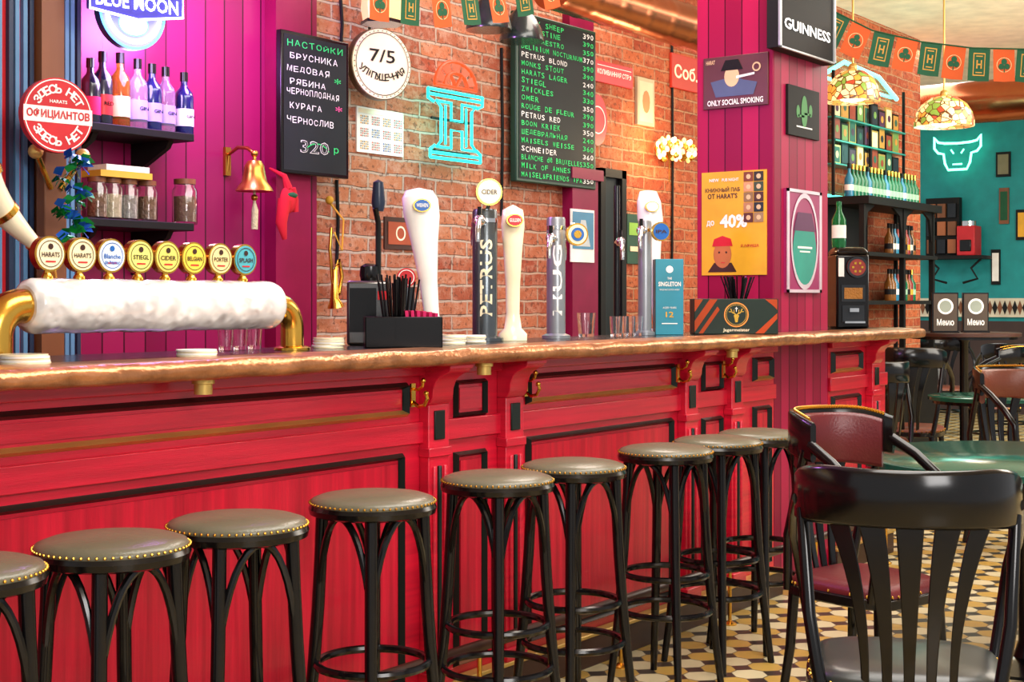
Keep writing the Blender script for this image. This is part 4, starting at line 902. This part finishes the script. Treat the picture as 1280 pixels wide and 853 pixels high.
gc=[M('b_green','1f7a50',.12,trans=.3),M('b_amber','a2682a',.15,trans=.4),M('b_blue','2c7a9a',.2),M('b_red','8a2a24',.2),M('b_dark','20282a',.2)]
lc=[M('label_pale_green','9ac0a0',.5),BLKM,WHT,YEL,CREAM]
pm=[None]*5
def btl(k,loc):
    if pm[k]: ob=pm[k].copy(); COL.objects.link(ob); ob.location=loc; return
    q=MB(); q.lathe([(.034,0),(.036,.01),(.036,.14),(.012,.19),(.011,.25),(.001,.25)],gc[k],14); q.lathe([(.0365,.05),(.0365,.095)],lc[k],14); q.lathe([(.014,.22),(.014,.26),(.001,.26)],BLKM if k else GOLD,10)
    pm[k]=q.build('spirit_bottle',loc=loc,label='spirit bottle with paper label on back-bar shelf',cat='bottle',group='spirit bottles on the back-bar shelving')
for i in range(20): btl(0 if i%5 else 2,(x0+.05+(x1-x0-.1)*i/19,4.4,zb))
xm_=x0*.45+x1*.55
for i in range(9): btl(random.randrange(1,5),(xm_+.09+(x1-xm_-.16)*i/8,4.42,z2)); btl(random.randrange(0,5),(xm_+.09+(x1-xm_-.16)*i/8,4.42,z3))
xa,xc_=XC(1040,4.5),XC(1128,4.5)
T=thing('glass_rack','thin metal and glass rack with turquoise light strips','rack',((xa+xc_)/2,4.55,zb)); o=Vector(T.location); q=MB()
rows=[PY(1085,y,4.5).z for y in (212,184,156)]
for z in rows: q.bb(xa,xc_,4.47,4.6,z-.012,z,M('rack_teal','2f8a80',.3))
for f in (0,.5,1): q.bb(xa+(xc_-xa)*f-.01,xa+(xc_-xa)*f+.01,4.48,4.5,zb+.01,rows[-1]+.35,BLKM)
q.build('rack_frame',T,o)
q=MB(); zt_=PY(1085,92,4.5).z
q.tube([(xa,4.55,zt_-.08),(xa+.35,4.55,zt_+.05),(xc_-.4,4.55,zt_+.02),(xc_,4.55,zt_-.12)],.018,LED,8); q.bb(xa,xc_,4.58,4.6,rows[2]+.3,rows[2]+.32,LED); q.build('light_strip',T,o)
pcs=['2a5a4a','8a3a2a','d8c9a0','1c2c34','6a8a4a','b8823c','4a2a44']
for zi,z in enumerate(rows):
    for i in range(9):
        x=xa+.12+(xc_-xa-.24)*i/8; hh_=.15+.04*((i+zi)%2); q=MB(); q.box((0,0,hh_/2),(.14,.015,hh_),BLKM if (i+zi)%3 else GOLDM); q.rect(0,hh_/2,.11,hh_*.8,-.009,M('pic'+pcs[(i*3+zi)%7],pcs[(i*3+zi)%7],.5)); q.disc(0,hh_/2,.03,-.011,M('pic'+pcs[(i+zi*2+2)%7],pcs[(i+zi*2+2)%7],.5),10)
        q.build('framed_photo',loc=(x,4.52,z),label='tiny framed picture standing on the lit rack',cat='picture',group='tiny framed pictures on the lit rack')
light('POINT',((x0+x1)/2,4.1,rows[1]),8,(.3,1,.8),.2)
# ---------------------------------------------------------------- far end decor (teal wall)
XE=17.45
def farX(px0,py0,px1,py1,X=XE):
    cy,cz,w,h=rectX(px0,py0,px1,py1,X); return Vector((X,cy,cz)),w,h
P,w,h=farX(1168,170,1226,212,17.38); T=thing('neon_sign','turquoise neon horned shield outline on teal wall','neon sign',P,RZ)
NG=M('neon_mint','a0ffe0',.4,emit=4,ecol='70ffd0'); q=MB()
q.tube([(a*w,0,b*h) for a,b in ((-.5,.5),(-.42,.34),(-.28,.3),(0,.28),(.28,.3),(.42,.34),(.5,.5),(.5,.16),(.42,.02),(.3,-.02),(.27,-.3),(.2,-.5),(-.2,-.5),(-.27,-.3),(-.3,-.02),(-.42,.02),(-.5,.16))],.015,NG,8,closed=True)
for a in(-1,1): q.tube([(a*w*.14,0,h*.1),(a*w*.08,0,-h*.02)],.01,NG,8)
q.tube([(-w*.1,0,-h*.34),(w*.1,0,-h*.34)],.01,NG,8)
q.build('tube',T)
MB().cyl((0,0,h*.28),(0,.12,h*.28),.015,BLKM,seg=8).build('mount',T)
for a,b in (((1245,190,1263,221),'e'),((1249,235,1261,280),'w'),((1239,312,1250,356),'r'),((1270,262,1290,300),'g')):
    P,w,h=farX(*a,X=17.475); T=thing('framed_picture','small framed picture on teal wall','picture',P,RZ,'small pictures on the teal wall'); MB().box((0,.01,0),(w,.03,h),BLKM if b!='w' else WOOD).build('frame',T); MB().rect(0,0,w*.75,h*.8,-.008,{'e':M('pic_dim','7a7458',.6),'w':GREEN,'r':WHT,'g':YEL}[b]).build('print',T)
P=PX(1190,320,17.2); T=thing('wall_console','black iron console shelf on teal wall','shelf',(17.3,P.y,P.z),RZ)
q=MB(); q.box((0,0,-.02),(.8,.4,.04),BLKM); 
for a in(-1,1): q.tube([(a*.32,0,-.04),(a*.2,0,-.15),(a*.28,0,-.28),(a*.1,0,-.33)],.015,BLKM,8)
q.build('console',T)
P2=PX(1213,318,17.3); T=thing('coffee_machine','red coffee machine on black console','coffee machine',(17.25,P2.y,P.z),RZ); q=MB(); q.box((0,0,.18),(.22,.25,.36),SIGNRED); q.box((0,-.13,.12),(.14,.02,.14),BLK); q.build('housing',T,bevel=.02); MB().cyl((0,0,.36),(0,0,.42),.09,CHR).build('hopper',T)
P3=PX(1178,318,17.3); T=thing('display_rack','dark display rack with coffee packets on console','rack',(17.3,P3.y,P.z),RZ); q=MB(); q.box((0,.05,.36),(.42,.1,.72),BLKM); q.build('rack',T); q=MB()
for i in range(3):
    for j in range(3): q.box((-.13+.13*i,-.02,.12+.22*j),(.1,.05,.17),[WOOD,DSTEEL,M('copper_pack','a8623a',.4)][(i+j)%3])
q.build('packets',T)
def duct(p0,p1,r,label):
    p0,p1=Vector(p0),Vector(p1); q=MB(); n=48; pts=[p0.lerp(p1,i/n) for i in range(n+1)]; q.tube(pts,[r*(1.03 if i%8==0 else 1) for i in range(n+1)],COP,32); q.build('ventilation_duct',shift=p0,label=label,cat='duct',ang=80)
a=PX(1122,122,12.8); b=PX(1300,122,12.8); duct((12.8,a.y,PX(1195,130,12.8).z),(12.8,b.y-1.5,PX(1195,130,12.8).z),.19,'polished copper ventilation duct under the ceiling')
z=PY(810,18,4.25).z; duct((XC(690,4.25),4.25,z),(PXR+1.0,4.25,z),.13,'polished copper duct along the brick wall')
TI=tiffany()
def tiff(px,py,D,R):
    p_=PD(px,py,D); T=thing('stained_glass_lamp','hanging stained glass dome lamp with amber and green panes','lamp',p_,0,'stained glass pendant lamps')
    MB().lathe([(R,-.02),(R*1.0,.02),(R*.93,.08),(R*.75,.14),(R*.45,.185),(R*.15,.2),(.02,.2)],TI,28).build('lamp_shade',T)
    MB().cyl((0,0,.2),(0,0,3.7-p_.z),.007,GOLDM,seg=8).ball((0,0,.215),.03,GOLDM,8).build('rod',T)
    light('POINT',(p_.x,p_.y,p_.z-.02),6,(1,.85,.6),.1)
tiff(1180,155,10.2,.21); tiff(1066,124,9.6,.18)
# bunting
def clover(q,x,z,r,y,m):
    for k in range(3): a=pi/2+k*2*pi/3; q.disc(x+r*.55*math.cos(a),z+r*.55*math.sin(a),r*.5,y,m,12)
    q.rect(x,z-r*.8,r*.2,r*.9,y,m)
def bunting(pts,n,fw,fh,label,start=0):
    pts=[Vector(p) for p in pts]; o=pts[0]
    T=thing('bunting',label,'bunting',o)
    fine=[]
    for i in range(len(pts)-1):
        for k in range(8): fine.append(pts[i].lerp(pts[i+1],k/8))
    fine.append(pts[-1]); MB().tube(fine,.004,GREEN,6).build('string',T,o)
    L=[0]
    for i in range(len(fine)-1): L.append(L[-1]+(fine[i+1]-fine[i]).length)
    for j in range(n):
        d=L[-1]*(j+.5)/n; i=max(k for k in range(len(L)-1) if L[k]<=d); f=(d-L[i])/(L[i+1]-L[i]); p_=fine[i].lerp(fine[i+1],f)
        t=fine[i+1]-fine[i]; yaw=math.atan2(t.y,t.x)
        q=MB(); g=(j+start)%2==0; m1=GREEN if g else ORANGE; m2=M('flag_gold','c8923c',.7) if g else GREEN
        pl_=[(-fw/2,-.003),(-fw/2,-fh),(0,-fh*1.02),(fw/2,-fh),(fw/2,-.003)]
        q.poly(pl_,0,m1); q.poly(pl_,.001,m1)
        yy=-.0015
        if g:
            q.rect(0,-fh*.5,fw*.56,fh*.7,yy,m2); q.rect(0,-fh*.5,fw*.48,fh*.63,yy-.001,m1); q.rect(0,-fh*.5,fw*.24,fh*.045,yy-.002,m2); q.rect(-fw*.1,-fh*.5,fw*.06,fh*.26,yy-.002,m2); q.rect(fw*.1,-fh*.5,fw*.06,fh*.26,yy-.002,m2); q.rect(0,-fh*.25,fw*.3,fh*.03,yy-.002,m2); q.rect(0,-fh*.75,fw*.3,fh*.03,yy-.002,m2)
        else: q.ring(0,-fh*.5,fw*.33,fw*.35,yy,M('flag_cream','f2d8a0',.7),20); clover(q,0,-fh*.5,fw*.28,yy-.001,m2)
        ob=q.build('flag',T); ob.location=p_-o; ob.rotation_euler=(random.uniform(-.1,.1),-math.asin(max(-1,min(1,t.z/t.length)))*.9+random.uniform(-.05,.05),yaw)
bunting([(PXR,YP-.01,PY(1035,12,YP).z),PD(1090,38,7.2),PD(1150,52,7.2),PD(1215,60,7.2),PD(1300,62,7.2)],9,.108,.165,'green and orange clover flag bunting on a string')
bunting([PD(455,-22,5.2),PD(540,-8,5.5),PD(620,-12,5.8),PD(700,-32,6.1)],7,.105,.13,'green and orange clover flag bunting on a string',1)
# ---------------------------------------------------------------- camera, lights, world
cam=bpy.data.cameras.new('camera'); co=bpy.data.objects.new('camera',cam); COL.objects.link(co); co.location=(0,0,H); co.rotation_euler=(pi/2,0,TH-pi/2)
cam.sensor_width=36; cam.lens=36*F/1280; cam.shift_y=-(426.5-HY)/1280; cam.clip_start=.05; sc.camera=co
w=bpy.data.worlds.new('world'); sc.world=w; w.use_nodes=True; bg=w.node_tree.nodes['Background']; bg.inputs[0].default_value=(.97,.98,1,1); bg.inputs[1].default_value=.6
light('AREA',(4,1.4,3.6),180,(1,.95,.88),4,(4,1.6,0),1.5)
light('AREA',(.5,-2.5,3.0),150,(1,.97,.95),2,(4,3,1),1.5)
light('AREA',(6.5,3.9,3.55),75,(1,.9,.78),3,(6.3,4.1,0),.7)
light('AREA',(11,1,3.6),220,(1,.95,.88),5,(11,1,0),3)
light('AREA',(13,5.5,3.6),100,(1,.98,.95),2,(13,5.5,0),2)
light('AREA',(10.5,.2,2.6),190,(1,.93,.82),3,(11.5,2.5,3.7),2)  # unseen upward fill, added to brighten the ceiling
light('POINT',tuple(PY(300,10,4.15)),50,(.65,.25,1),.12)
light('POINT',tuple(PY(570,150,4.35)),2.5,(.2,1,.85),.1)
light('POINT',tuple(PY(845,185,4.35)),11,(1,.68,.36),.08)
light('POINT',tuple(PY(170,75,4.3)),9,(.7,.5,1),.1)
